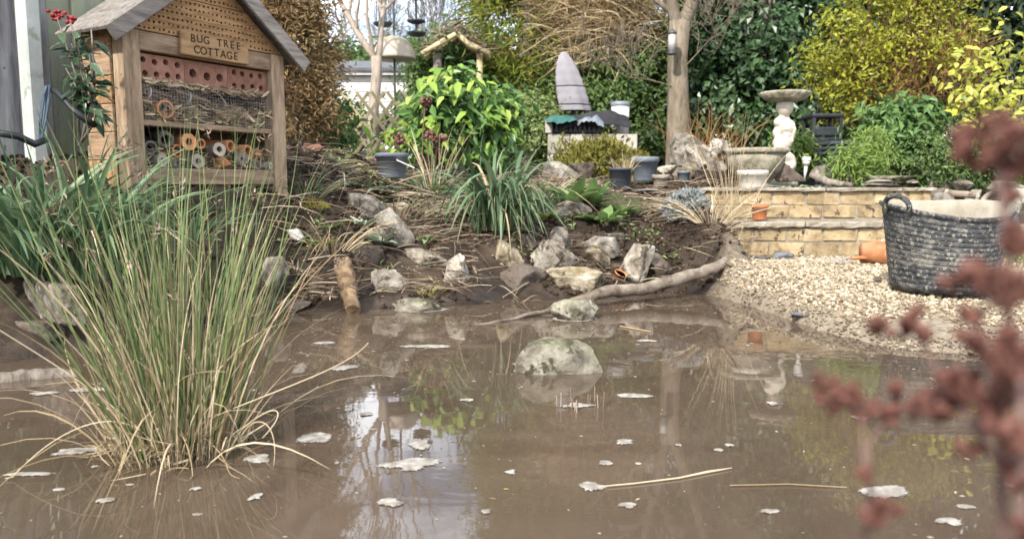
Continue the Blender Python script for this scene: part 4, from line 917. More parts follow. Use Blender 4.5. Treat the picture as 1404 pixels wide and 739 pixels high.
me = blob_mesh([((0, 0, .13), (.075, .07, .07), (0, 0, 0)), ((-.01, 0, .21), (.062, .058, .08), (0, .15, 0)), ((-.03, -.035, .25), (.04, .035, .06), (.3, .9, 0)), ((.03, -.04, .22), (.035, .032, .065), (.2, -.9, 0)),
   ((-.015, -.02, .32), (.07, .058, .05), (0, .1, 0)), ((-.02, -.05, .30), (.055, .026, .024), (0, -.35, 0)), ((.0, -.05, .345), (.06, .026, .022), (0, .25, 0)), ((.03, -.01, .37), (.045, .045, .045), (0, 0, 0)),
   ((.012, -.015, .425), (.056, .056, .056), (0, 0, 0)), ((-.005, -.065, .415), (.012, .014, .012), (0, 0, 0)), ((-.035, .01, .40), (.04, .04, .05), (0, .3, 0)), ((.03, .0, .455), (.05, .05, .035), (0, .3, 0)), ((-.03, 0, .47), (.045, .045, .04), (0, 0, 0)), ((0, 0, H0-.10), (.06, .06, .07), (0, 0, 0)), ((.0, .015, .30), (.058, .05, .24), (0, .06, 0)), ((.045, -.03, .36), (.02, .022, .085), (.2, .25, 0)), ((-.055, -.03, .27), (.02, .022, .08), (.2, -.3, 0)), ((.0, -.06, .375), (.03, .016, .014), (0, 0, 0)), ((.045, -.03, .16), (.04, .045, .05), (0, .4, 0)), ((-.045, -.03, .15), (.04, .045, .05), (0, -.4, 0))], .008)
me.materials.append(M['statue']); o = bpy.data.objects.new('figure', me); COL.objects.link(o); o.parent = bb
n = 72; a = np.arange(n)*2*np.pi/n
def scal(prof):
    V = np.concatenate([np.stack([np.cos(a)*r*(1+s*.03*np.cos(a*18)), np.sin(a)*r*(1+s*.03*np.cos(a*18)), np.full(n, z)], 1) for r, z, s in prof])
    return V, [(i*n+k, i*n+(k+1) % n, (i+1)*n+(k+1) % n, (i+1)*n+k) for i in range(len(prof)-1) for k in range(n)]
MB().add(*scal([(.04, H0-.075, 0), (.06, H0-.07, 0), (.12, H0-.058, 0), (.15, H0-.042, 0), (.152, H0-.036, 0), (.16, H0-.03, 1), (.172, H0-.012, 1), (.172, H0, 1), (.162, H0+.002, 1), (.145, H0-.02, 0), (.001, H0-.035, 0)])).build('basin', M['cast'], bb, True)

# ------------------------------------------------------------------ garden light, bins
gl = thing('garden_light', 'white solar garden light on a spike in the terrace', 'garden light', W(1103, 246, 5.0))
MB().add(*tube([(0, 0, 0), (.006, 0, .09)], [.006, .012], 10)).build('stem', M['white'], gl, True); MB().add(*tube([(.006, 0, .09), (.0075, 0, .12)], [.02, .024], 14)).build('lens', M['wire'], gl, True); MB().add(*tube([(.0075, 0, .121), (.0085, 0, .142)], [.028, .027], 14)).build('cap', M['white'], gl)
cp = W(1124, 236, 6.2); cp.z = h1(cp.x, cp.y)-.02
cb_ = thing('compost_bin', 'tall black slatted plastic compost bin by the ivy', 'bin', cp)
Hc = W(1124, 163, 6.2).z-cp.z
for sx, sy in ((-1, -1), (1, -1), (1, 1), (-1, 1)): MB().add(*cbox(sx*.17-.02, sx*.17+.02, sy*.17-.02, sy*.17+.02, 0, Hc)).build('corner_post', M['black_pl'], cb_)
zc = 0.01; 
while zc < Hc-.06:
    MB().add(*cbox(-.15, .15, -.185, -.165, zc, zc+.066, .006)).build('slat', M['black_pl'], cb_); MB().add(*cbox(-.185, -.165, -.15, .15, zc, zc+.066, .006)).build('slat', M['black_pl'], cb_); MB().add(*cbox(.165, .185, -.15, .15, zc, zc+.066, .006)).build('slat', M['black_pl'], cb_); zc += .08
MB().add(*cbox(-.20, .20, -.20, .20, Hc+.001, Hc+.03, .008)).build('lid', M['black_pl'], cb_)
cb_.scale = (.62, .62, 1)
tp = W(1160, 232, 5.7); tp.z = h1(tp.x, tp.y)
tr_ = thing('trough', 'black plastic trough with a ribbed rim among bright green plants', 'trough', tp)
Ht = W(1160, 194, 5.7).z-tp.z
MB().add(*cbox(-.15, .15, -.1, .1, 0, Ht-.03, .01)).build('body', M['black_pl'], tr_)
for k in range(3): MB().add(*cbox(-.165, .165, -.115, .115, Ht-.028-k*.035, Ht-.005-k*.035, .005)).build('rim_band', M['pot_dark'], tr_)
# ------------------------------------------------------------------ white block wall with crates and tarpaulin
wp_ = W(815, 212, 7.0); wp_.z = h1(wp_.x, wp_.y)-.03; zt = W(815, 184, 7.0).z-wp_.z
ww = thing('block_wall', 'low white painted block wall under the black tarpaulin', 'wall', wp_)
x = -.42
while x < .38:
    for r in range(2): MB().add(*cbox(x, x+.195, -.05, .05, zt*r/2, zt*(r+1)/2-.004, .006)).build('block', M['blockw'], ww)
    x += .2
zc1 = W(790, 183, 7.1).z; 
cr = thing('crate', 'black slatted crate on the white block wall under a tarpaulin', 'crate', (W(785, 183, 7.1).x, 7.14, zc1))
for k in range(12): MB().add(*cbox(-.25+k*.042, -.22+k*.042, -.13, -.12, 0, .10, .002)).build('slat', M['black_pl'], cr)
for z0 in (0, .085): MB().add(*cbox(-.26, .27, -.119, .12, z0, z0+.025, .003)).build('rail', M['black_pl'], cr)
b_ = MB().add(*cbox(-.26, .27, .121, .131, 0, .11, .003)).build('back', M['black_pl'], cr)
o = MB().add(*cbox(-.03, .03, -.06, .06, 0, .12, .006)).build('white_block', M['blockw']); o.location = (W(752, 183, 7.0).x, 7.0, zc1-.01); tag(o, 'white block standing at the left end of the black crate', 'block')
def drape(name, m, px0, px1, pytop, D, hgt, label, seed, dep=.3, nu=48, nv=24):
    a = W(px0, pytop, D); c = W(px1, pytop, D); U = np.linspace(0, 1, nu); Vv = np.linspace(0, 1, nv); uu, vv = np.meshgrid(U, Vv)
    X = a.x+(c.x-a.x)*uu; Y = D-.16+dep*vv
    Z = a.z-hgt*(np.abs(uu-.5)*2)**3*.8-hgt*(np.clip(.35-vv, 0, 1)/.35)**1.5*.9+.035*fbm(uu*3+seed, vv*3, seed*1.3, 3)+.012*fbm(uu*9, vv*6+seed, 2., 3)
    ii = np.arange(nu*nv).reshape(nv, nu); F = np.stack([ii[:-1, :-1], ii[:-1, 1:], ii[1:, 1:], ii[1:, :-1]], -1).reshape(-1, 4)
    o = MB().add(np.stack([X, Y, Z], -1).reshape(-1, 3), F).build_at(name, m, (X.mean(), D, Z.mean()), True)
    md = o.modifiers.new('t', 'SOLIDIFY'); md.thickness = .006; return tag(o, label, 'tarpaulin')
drape('tarpaulin', M['tarp'], 770, 862, 157, 7.05, .075, 'crumpled black tarpaulin over the crate on the white wall', 3)
drape('tarpaulin', M['teal'], 748, 790, 163, 7.0, .025, 'teal sheet folded at the left end of the black tarpaulin', 8, .22, 24, 14)
drape('tarpaulin', M['pot_grey'], 790, 826, 164, 6.98, .035, 'grey sheet hanging out of the black tarpaulin', 12, .22, 24, 14)
bk = thing('bucket', 'white tub with a blue lid behind the black tarpaulin', 'bucket', (W(850, 186, 7.3).x, 7.3, W(850, 190, 7.3).z))
hb = W(850, 146, 7.3).z-bk.location.z; MB().add(*lathe([(.075, 0), (.085, hb)], 24)).build('body', M['white'], bk, True); MB().add(*lathe([(.09, hb), (.092, hb+.004), (.09, hb+.035), (.08, hb+.04)], 24)).build('lid', M['pot_grey'], bk, True)
# parasol under its cover
pq = W(783, 190, 7.8); pq.z = h1(pq.x, pq.y); zb = W(783, 152, 7.8).z-pq.z; zt = W(775, 71, 7.8).z-pq.z
pr = thing('garden_parasol', 'folded garden parasol under a mauve-grey fabric cover', 'parasol', pq)
n = 40; a = np.arange(n)*2*np.pi/n; rows = []
for t in np.linspace(0, 1, 30):
    wd = .150*(1-t)**.5*(1-.25*(1-t)**3)+.022*(1-t) if t < 1 else .01
    wd = .15*(1-t**3)**.6*(1-.2*t)+.004
    f = 1+.10*np.cos(a*5+t*3)*(1-t*.5)+.02*math.sin(t*40)
    rows.append(np.stack([np.cos(a)*wd*f+.03-.11*t, np.sin(a)*wd*.6*f, np.full(n, zb+(zt-zb)*t)], 1))
V = np.concatenate(rows); F = [(i*n+k, i*n+(k+1) % n, (i+1)*n+(k+1) % n, (i+1)*n+k) for i in range(29) for k in range(n)]+[tuple(29*n+k for k in range(n))]
MB().add(V, F).build('cover', M['fabric'], pr, True)
for t in (.12, .42): 
    i = int(t*29); ring = rows[i]; MB().add(*tube([p*np.array([1.02, 1.03, 1]) for p in ring]+[ring[0]], .006, 5)).build('strap', M['pot_dark'], pr)
MB().add(*tube([(.02, 0, 0), (.02, 0, zb+.02)], .024, 12)).build('pole', M['metal_dark'], pr, True)

# ------------------------------------------------------------------ bird feeding station and feeders
fp = W(543, 215, 7.5); fp.z = h1(fp.x, fp.y); zd = W(543, 82, 7.5).z-fp.z; ztop = zd+.95
fs = thing('feeding_station', 'tall dark bird feeding pole with a beige dome baffle', 'bird feeder pole', fp)
MB().add(*tube([(0, 0, 0), (0, 0, zd*.5), (0, 0, ztop)], .011, 8)).build('pole', M['metal_dark'], fs, True)
MB().add(*lathe([(.206, zd), (.203, zd+.02), (.19, zd+.08), (.16, zd+.14), (.11, zd+.19), (.05, zd+.214), (.012, zd+.22), (.01, zd+.214), (.1, zd+.185), (.155, zd+.13), (.185, zd+.07), (.2, zd+.004)], 40)).build('dome', M['dome'], fs, True)
FE = [(525, 36, 26), (571, 49, 24)]
for sg in (-1, 1):
    xe = W(525 if sg < 0 else 570, 0, 7.5).x-fp.x
    MB().add(*tube([(0, 0, ztop-.05), (xe*.4, 0, ztop+.06), (xe*.85, 0, ztop+.02), (xe, 0, ztop-.06)], .007, 6)).build('hook', M['metal_dark'], fs, True)
def feeder(px, ytray, lab, second=False):
    o = thing('hanging_feeder', lab, 'bird feeder', W(px, ytray, 7.5), 0, 'feeders on the pole'); H = .34
    zt = ztop-.06+fp.z-o.location.z
    MB().add(*lathe([(.06, 0), (.088, .02), (.092, .035), (.085, .035), (.05, .012)], 24)).build('tray', M['metal_dark'], o, True)
    zs = .12 if second else .035
    if second: MB().add(*lathe([(.05, .115), (.085, .13), (.088, .142), (.08, .142), (.04, .122)], 24)).build('tray', M['metal_dark'], o, True)
    MB().add(*tube([(0, 0, .02), (0, 0, H)], .022 if not second else .012, 12)).build('seed_tube', M['wood_tan'] if not second else M['metal_dark'], o)
    for k in range(14):
        t = k/14*6.283; MB().add(*tube([(math.cos(t)*.075, math.sin(t)*.075, zs), (math.cos(t)*.075, math.sin(t)*.075, H-.03), (math.cos(t)*.03, math.sin(t)*.03, H+.02)], .0022, 4)).build('cage_wire', M['metal_dark'], o)
    MB().add(*lathe([(.07, H), (.065, H+.02), (.02, H+.05), (.004, H+.055)], 20)).build('cap', M['metal_dark'], o, True)
    MB().add(*tube([(0, 0, H+.05), (0, 0, zt)], .003, 4)).build('hanger', M['metal_dark'], o)
feeder(525, 37, 'caged seed feeder with one tray, hanging left of the feeding pole'); feeder(571, 50, 'caged feeder with two dark trays, hanging right of the feeding pole', True)
tf = thing('hanging_feeder', 'grey mesh feeder hanging against the tree trunk', 'bird feeder', W(921, 76, 7.36))
MB().add(*lathe([(.03, 0), (.042, .004), (.042, .025), (.035, .03)], 16)).build('base', M['metal_dark'], tf, True); MB().add(*tube([(0, 0, .03), (0, 0, .19)], .036, 14)).build('seed_tube', M['wire'], tf, True); MB().add(*lathe([(.042, .19), (.042, .205), (.012, .235)], 16)).build('cap', M['metal_dark'], tf, True); MB().add(*tube([(0, 0, .23), (.0, .04, .36)], .003, 4)).build('hanger', M['metal_dark'], tf)

# ------------------------------------------------------------------ trellis, shed, arch
ty = 6.6
te = thing('trellis_fence', 'low pale expanding trellis with crossed laths below the feeding pole', 'trellis', (W(530, 200, ty).x, ty, .62))
zt1 = W(530, 126, ty).z-.62; hw = .42
for k in range(-9, 10):
    for sg in (-1, 1):
        x0 = k*.13; pts = [(x0, 0, 0), (x0+sg*zt1*.75, 0, zt1)]
        if abs((pts[0][0]+pts[1][0])/2) > hw: continue
        V, F = cbox(-.013, .013, -.004, .004, 0, math.hypot(zt1, zt1*.75), .002)
        MB().add(V, F, M=Matrix.Translation((x0, .0045*sg, 0)) @ Matrix.Rotation(sg*math.atan(.75), 4, 'Y')).build('lath', M['trellis'], te)
sp_ = W(522, 160, 13); sp_.z = .9
sh = thing('garden_shed', 'white garden shed with a dark felt roof behind the trellis', 'shed', sp_)
zr = W(522, 98, 13).z-.9; zr2 = W(522, 79, 13).z-.9
MB().add(*cbox(-1.05, .95, 0, 1.8, 0, zr-.10, .01)).build('wall', M['white'], sh)
for k in range(9): MB().add(*cbox(-1.06, .96, -.025, -.001, k*.16, k*.16+.155, .008)).build('cladding_board', M['white'], sh)
MB().add(*cbox(-1.15, 1.05, -.14, -.11, zr-.08, zr, .005)).build('fascia', M['white'], sh)
MB().add([(-1.2, -.18, zr-.02), (1.1, -.18, zr-.02), (1.1, .9, zr2+.03), (-1.2, .9, zr2+.03), (-1.2, 1.98, zr-.02), (1.1, 1.98, zr-.02), (-1.2, -.18, zr+.03), (1.1, -.18, zr+.03), (1.1, .9, zr2+.08), (-1.2, .9, zr2+.08), (-1.2, 1.98, zr+.03), (1.1, 1.98, zr+.03)],
   [(0, 3, 2, 1), (3, 4, 5, 2), (6, 7, 8, 9), (9, 8, 11, 10), (0, 1, 7, 6), (4, 10, 11, 5), (0, 6, 9, 3), (3, 9, 10, 4), (1, 2, 8, 7), (2, 5, 11, 8)]).build('roof', M['roofing'], sh)
wn = MB().add(*cbox(.25, .7, -.04, -.026, zr-.75, zr-.3)).build('window', M['white'], sh); MB().add(*cbox(.28, .67, -.046, -.041, zr-.72, zr-.33)).build('pane', M['roofing'], wn)
ay = 8.6
ar = thing('rustic_arch', 'rustic timber arch with a twiggy roof beyond the bright green shrub', 'arch', (W(630, 200, ay).x, ay, .7))
zp = W(656, 74, ay).z-.7; xr = W(656, 0, ay).x-ar.location.x; xl = W(598, 0, ay).x-ar.location.x
for x, m in ((xr, M['trellis']), (xl, M['bark_grey'])):
    for y in (0, .7): MB().add(*tube([(x, y, 0), (x+.01, y, zp)], .036 if x == xr else .05, 10)).build('post', m, ar, True)
for k in range(7):
    y = -.12+k*.16
    MB().add(*tube([(xl-.15, y, zp-.02), (xl+.12, y, zp+.13), ((xl+xr)/2, y, zp+.19), (xr-.1, y, zp+.08), (xr+.12, y, zp-.02)], [.028, .034, .034, .034, .028], 7)).build('rafter', M['trellis'], ar, True)
for s_ in (0, .25, .5, .75, 1): MB().add(*tube([(xl+(xr-xl)*s_, -.2, zp+.02+.18*math.sin(math.pi*s_)), (xl+(xr-xl)*s_, .95, zp+.02+.18*math.sin(math.pi*s_))], .018, 6)).build('purlin', M['bark_pale'], ar, True)
n = 380; B = np.column_stack([RNG.uniform(xl-.15, xr+.1, n), RNG.uniform(-.25, .9, n), np.zeros(n)]); B[:, 2] = zp+.05+.2*np.sin(np.pi*np.clip((B[:, 0]-xl)/(xr-xl), 0, 1))+RNG.uniform(-.02, .08, n)
V, F, k = blades(B, unit(RNG.normal(size=(n, 3))*np.array([1, .5, .35])), RNG.uniform(.08, .3, n), np.full(n, .012), RNG.normal(size=(n, 3))*.4, 4); kind(MB().add(V, F, var=np.repeat(RNG.random(n), k)).build('brushwood', M['twig'], ar), 'stuff')
# ------------------------------------------------------------------ plants: blades
def bladeset(name, m, parent, base, d0, L, wd, bend, K=6, kindstuff=False, wdir=None, var=None):
    V, F, k = blades(base, d0, L, wd, bend, K, wdir); n = len(base)
    o = MB().add(V, F, var=np.repeat(RNG.random(n) if var is None else var, k)).build(name, m, parent, True, True); return o
def fan(n, c, r, spread, up=1.0):
    a = RNG.uniform(0, 6.283, n); q = np.sqrt(RNG.random(n)); B = np.column_stack([c[0]+np.cos(a)*q*r, c[1]+np.sin(a)*q*r, np.full(n, c[2])])
    d = unit(np.column_stack([np.cos(a)*q*spread, np.sin(a)*q*spread, np.full(n, up)])+RNG.normal(size=(n, 3))*.12); out = np.column_stack([np.cos(a), np.sin(a), np.zeros(n)]); return B, d, out
# tall rush clump standing in the pond
rc = Vector(((240-702)/FPX*1.56, 1.56, 0))
ru = thing('rush_clump', 'tall clump of green and straw-coloured rushes standing in the pond', 'rushes', rc)
B, d, out = fan(360, (rc.x, rc.y, -.02), .115, .22); n = 360
L_ = .26+.5*RNG.random(n)**1.3; bladeset('green_stems', M['rush'], ru, B, d, L_, RNG.uniform(.002, .0034, n), out*RNG.uniform(.0, .5, (n, 1))**2+RNG.normal(size=(n, 3))*.16-np.array([0, 0, .1]), 7)
B, d, out = fan(380, (rc.x, rc.y-.02, -.02), .12, .24); n = 380
L_ = .14+.46*RNG.random(n)**1.6; bladeset('dry_stems', M['straw'], ru, B, d, L_, RNG.uniform(.002, .0042, n), out*RNG.uniform(0, .6, (n, 1))+RNG.normal(size=(n, 3))*(.12+.6*(RNG.random((n, 1)) > .7))-np.array([0, 0, .2]), 7)
B, d, out = fan(40, (rc.x, rc.y-.01, -.02), .14, 1.0); n = 40
bladeset('bent_stems', M['straw'], ru, B, d, RNG.uniform(.15, .42, n), RNG.uniform(.002, .004, n), out*RNG.uniform(.6, 2, (n, 1))+RNG.normal(size=(n, 3))*.6-np.array([0, 0, 1])*RNG.uniform(.6, 2.2, (n, 1)), 8)
n = 260; B, d, out = fan(n, (rc.x, rc.y-.02, .0), .15, .8); B[:, 2] += RNG.uniform(0, .06, n)
bladeset('matted_thatch', M['straw'], ru, B, unit(RNG.normal(size=(n, 3))*np.array([1, 1, .6])+out*.4), RNG.uniform(.02, .085, n), RNG.uniform(.002, .004, n), RNG.normal(size=(n, 3))*.9, 4); kind(ru.children[-1], 'stuff')
b = MB()
for p0, p1, p2, p3 in (((205, 600), (150, 545), (60, 600), (8, 665)), ((330, 600), (350, 560), (385, 575), (375, 640)), ((215, 610), (120, 520), (40, 480), (-20, 440)), ((250, 620), (235, 560), (275, 625), (262, 690)), ((280, 600), (330, 640), (300, 650), (330, 690)), ((320, 560), (420, 520), (480, 500), (505, 470)), ((300, 540), (400, 400), (470, 330), (520, 300)), ((330, 590), (380, 545), (400, 560), (360, 600)), ((260, 610), (200, 520), (260, 505), (310, 510))):
    D_ = 1.46; q = [W(*p, D_-.03*i) for i, p in enumerate((p0, p1, p2, p3))]; pts = []
    for t in np.linspace(0, 1, 18):
        p = q[0]*(1-t)**3+q[1]*3*t*(1-t)**2+q[2]*3*t*t*(1-t)+q[3]*t**3; pts.append(p)
    for p in pts: p.z = max(p.z, .004)
    b.add(*tube(pts, np.linspace(.0014, .0008, 18), 5))
b.build('arching_stem', M['straw'], ru, True, True); kind(ru.children[-1], 'stuff')
b = MB()
B, d, out = fan(46, (rc.x, rc.y, .0), .11, .6)
for i in range(46):
    t = B[i]+d[i]*RNG.uniform(.4, .66); 
    for k in range(7): V, F = leafcloud((t+RNG.normal(size=3)*.005)[None], RNG.normal(size=(1, 3)), RNG.normal(size=(1, 3))+np.array([[0, 0, .8]]), [.016], [.004]); b.add(V, F)
kind(b.build('seed_tufts', M['twig'], ru, False, True), 'stuff')
n = 160; a = RNG.uniform(0, 6.28, n); C = np.column_stack([rc.x+np.cos(a)*RNG.uniform(.02, .13, n), rc.y+np.sin(a)*RNG.uniform(.02, .13, n), RNG.uniform(0, .03, n)])
V, F = leafcloud(C, RNG.normal(size=(n, 3))+np.array([0, 0, .7]), RNG.normal(size=(n, 3)), RNG.uniform(.01, .035, n), RNG.uniform(.005, .012, n)); kind(MB().add(V, F, var=np.repeat(RNG.random(n), 4)).build('dead_base_litter', M['twig'], ru, False, True), 'stuff')

def clump(name, px, py, D, n, m, label, cat, lo, hi, w0, w1, spread, droop, r, dry=0, z=None, lean=(0, 0, 0), K=8, sway=.3):
    p = W(px, py, D); p.z = h1(p.x, p.y)-.01 if z is None else z
    t = thing(name, label, cat, p); B, d, out = fan(n, p, r, spread)
    d = unit(d+np.array(lean))
    bladeset('leaves', m, t, B, d, RNG.uniform(lo, hi, n), RNG.uniform(w0, w1, n), out*RNG.uniform(.1, .9, (n, 1))+RNG.normal(size=(n, 3))*sway-np.array([0, 0, 1])*RNG.uniform(.3, 1, (n, 1))*droop, K)
    if dry:
        B, d, out = fan(dry, p, r, spread*1.2); bladeset('dry_leaves', M['straw'], t, B, d, RNG.uniform(lo*.6, hi, dry), RNG.uniform(w0*.5, w1*.7, dry), out*RNG.uniform(.2, 1, (dry, 1))-np.array([0, 0, 1])*RNG.uniform(.5, 1.4, (dry, 1))*droop, K)
    return t
clump('strap_leaf_plant', 110, 345, 2.62, 130, M['iris'], 'big clump of broad green strap leaves before the insect hotel', 'plant', .36, .62, .011, .020, .42, 1.7, .16, 14, z=.22)
clump('strap_leaf_plant', 30, 345, 2.5, 90, M['iris'], 'clump of broad strap leaves at the foot of the grey fence', 'plant', .34, .58, .013, .024, .5, 1.9, .12, 8, z=.25)
clump('strap_leaf_plant', 262, 330, 2.75, 34, M['iris'], 'smaller tuft of green leaves under the insect hotel front', 'plant', .1, .24, .006, .011, .8, 1.2, .08, 20, z=.34)
clump('sedge_clump', 680, 300, 4.05, 170, M['sedge'], 'drooping clump of long grey-green sedge on the mud bank', 'sedge', .32, .66, .012, .021, .30, 2.8, .11, 22, lean=(.02, -.2, .4), sway=.38)
clump('sedge_clump', 735, 268, 4.4, 60, M['sedge'], 'short tuft of sedge behind the drooping clump', 'sedge', .15, .34, .008, .015, .9, 1.6, .07, 6)
clump('sedge_clump', 590, 250, 4.9, 26, M['sedge'], 'thin tuft of long leaves beside the blue-grey bucket', 'sedge', .2, .42, .006, .012, .8, 1.5, .08, 10)
clump('dry_grass', 1000, 345, 4.2, 34, M['straw'], 'upright bunch of thin dry stems at the wall left end', 'dry grass', .3, .74, .002, .004, .12, .2, .07, 12, sway=.12)
clump('dry_grass', 975, 340, 4.1, 60, M['straw'], 'sprawling pale dry grass at the foot of the upright dry stems', 'dry grass', .12, .38, .003, .006, 1.2, 1.6, .09)
clump('dry_grass', 855, 236, 5.0, 60, M['straw'], 'tuft of dry straw growing in the dark flower pot', 'dry grass', .06, .17, .003, .005, .5, .8, .05, z=.60)
clump('dry_stalks', 595, 232, 4.9, 26, M['straw'], 'bare straw-coloured stalks beside the blue-grey bucket', 'dry stalks', .25, .5, .004, .006, .35, .1, .09, sway=.08)
clump('dry_grass', 455, 300, 3.6, 70, M['straw'], 'straggly dry grass on the mud right of the tall rushes', 'dry grass', .12, .34, .003, .005, 1.3, 1.5, .1)
clump('dry_grass', 420, 280, 3.75, 60, M['sedge'], 'tuft of thin green grass below the insect hotel right post', 'grass', .1, .3, .003, .005, 1.0, 1.3, .09, 30)
clump('dry_grass', 740, 255, 4.7, 50, M['twig'], 'tangle of brown stems behind the sedge clump', 'dry stems', .1, .3, .004, .007, 1.3, 1.0, .12)
clump('dry_grass', 545, 285, 4.0, 70, M['twig'], 'heap of brown dead stems below the blue-grey bucket', 'dry stems', .08, .24, .003, .006, 1.6, 1.2, .2)
clump('dry_grass', 700, 405, 3.52, 16, M['straw'], 'few thin straws hanging over the mud by the rock pile', 'dry grass', .05, .14, .002, .003, 1.5, 1.3, .1)
clump('dry_grass', 585, 385, 3.45, 26, M['moss'], 'small yellowish tuft on the bank left of the squarish block', 'grass', .03, .1, .003, .005, 1.0, .8, .05)

# plants with broad leaves, every leaf its own piece
def bigleaf(mt, L=1, wd=.42, fold=.10, curl=.25, n=6, wav=.03):
    V = []; F = []
    for i in range(n+1):
        t = i/n; w_ = wd*.5*(math.sin(math.pi*min(1, t*.98+.02)**.8)**.9 if 0 < t < 1 else .015); z = -curl*t*t; j = wav*math.sin(t*14)
        V += [(-w_, t*L, z+fold*w_/wd*1.6+j), (0, t*L, z), (w_, t*L, z+fold*w_/wd*1.6-j)]
    for i in range(n):
        a = i*3; F += [(a, a+1, a+4, a+3), (a+1, a+2, a+5, a+4)]
    return MB().add(np.array(V), F, var=mt[1]).mesh('leaf', mt[0], True)
def put_leaf(me, parent, p, ax, nr, s):
    ax = Vector(ax).normalized(); nr = Vector(nr); nr = (nr-ax*nr.dot(ax)).normalized(); sd_ = ax.cross(nr)
    R = Matrix((sd_, ax, nr)).transposed().to_4x4()
    o = bpy.data.objects.new('leaf', me); COL.objects.link(o); o.parent = parent; o.matrix_local = Matrix.Translation(Vector(p)-parent.location) @ R @ Matrix.Diagonal((s, s, s, 1)); return o
def rosette(name, px, py, D, n, mats_, label, L0, L1, wd, lift=.5, z=None, cat='plant', r=.02, dirn=None):
    p = W(px, py, D) if z is not None or D > 4.6 else gp(px, py)
    p.z = (h1(p.x, p.y)+.01 if z is None else z)
    t = thing(name, label, cat, p)
    mes = [bigleaf((m, random.random()), wd=wd, curl=random.uniform(.2, .5), wav=.02) for m in mats_ for _ in range(3)]
    for i in range(n):
        a = i*2.4+random.uniform(-.3, .3); el = lift*random.uniform(.3, 1.3)*(1-i/n*.4)+.35*i/n
        ax = (math.cos(a)*math.cos(el), math.sin(a)*math.cos(el), math.sin(el)); put_leaf(random.choice(mes), t, p+Vector((math.cos(a)*r, math.sin(a)*r, .01)), ax, (-math.cos(a)*.3, -math.sin(a)*.3, 1), random.uniform(L0, L1))
    return t
PR = [M['primula']]
rosette('leafy_plant', 785, 288, 4.15, 22, PR, 'crinkled pale green leaf rosette above the rock pile', .13, .20, .46, 1.1)
rosette('leafy_plant', 812, 285, 4.25, 16, PR, 'crinkled green rosette right next to the first above the rocks', .11, .18, .46, 1.1)
rosette('leafy_plant', 828, 312, 4.0, 18, PR, 'low green leaf rosette on soil nearest the flat-topped stone', .10, .16, .44, .8)
rosette('leafy_plant', 850, 296, 4.15, 12, PR, 'small green rosette farthest right on the bare soil', .09, .14, .44, .8)
rosette('leafy_plant', 519, 345, 3.62, 26, [M['silver']], 'silvery green rosette on the bank below the blue-grey bucket', .07, .12, .42, .9)
rosette('leafy_plant', 520, 275, 4.3, 14, [M['silver']], 'silvery leaves below the blue-grey bucket on the high bank', .06, .11, .5, .5)
rosette('leafy_plant', 620, 270, 4.5, 12, [M['silver'], M['primula']], 'pale leaves half hidden behind the sedge clump', .08, .14, .45, .5)
rosette('leafy_plant', 855, 386, 3.8, 9, [M['fresh']], 'tiny bright green seedling behind the log', .02, .035, .6, .6)
rosette('leafy_plant', 1085, 252, 4.85, 30, [M['silver']], 'pale blue-green mat of leaves on the wall top below the bird bath', .04, .07, .5, .4, z=.50, r=.06)
rosette('leafy_plant', 1120, 252, 4.9, 20, [M['silver']], 'blue-green leaves on the wall top right of the garden light', .04, .06, .5, .4, z=.50, r=.05)
rosette('leafy_plant', 1040, 282, 4.5, 7, [M['twig']], 'withered seedling in the small orange pot', .03, .06, .15, 1.4, z=.41, r=.008)
rosette('leafy_plant', 1026, 246, 4.72, 12, [M['straw'], M['twig']], 'dry brown leaves filling the off-white planter', .05, .09, .3, .5, z=.585, r=.03)
for px, py, D_, n_, m_, lab in ((470, 262, 4.1, 12, 'silver', 'grey-green leaves right of the insect hotel on the high bank'), (455, 318, 3.6, 10, 'primula', 'small weed between the tall rushes and the tan stump'), (497, 318, 3.8, 12, 'silver', 'little silvery weed left of the leaning pinkish stone'),
        (585, 330, 3.8, 9, 'primula', 'small weed above the long pale stone'), (745, 300, 4.1, 10, 'fresh', 'fresh green weed between the sedge and the moss cushion'), (770, 275, 4.4, 14, 'primula', 'leafy weed behind the crinkled rosettes'), (590, 290, 4.2, 10, 'silver', 'pale weed left of the sedge clump'), (440, 345, 3.4, 9, 'fresh', 'green weed on the mud just right of the rushes')):
    rosette('leafy_plant', px, py, D_, n_, [M[m_]], lab, .04, .085, .42, .6)
n = 2600; P = RNG.uniform([-1.15, 3.4], [1.0, 5.4], (9000, 2)); P = P[(fbm(P[:, 0]*2.6, P[:, 1]*2.6, 21., 3) > .32) & (P[:, 1]-np.interp(P[:, 0], SHX, SHY) > .35)][:n]; n = len(P)
V, F = leafcloud(np.column_stack([P, ht(P[:, 0], P[:, 1])+RNG.uniform(0, .03, n)]), RNG.normal(size=(n, 3))*.5+np.array([0, -.2, 1]), RNG.normal(size=(n, 3)), RNG.uniform(.012, .04, n), RNG.uniform(.006, .018, n)); kind(MB().add(V, F, var=np.repeat(RNG.random(n), 4)).build('low_weeds', M['cream']), 'stuff')
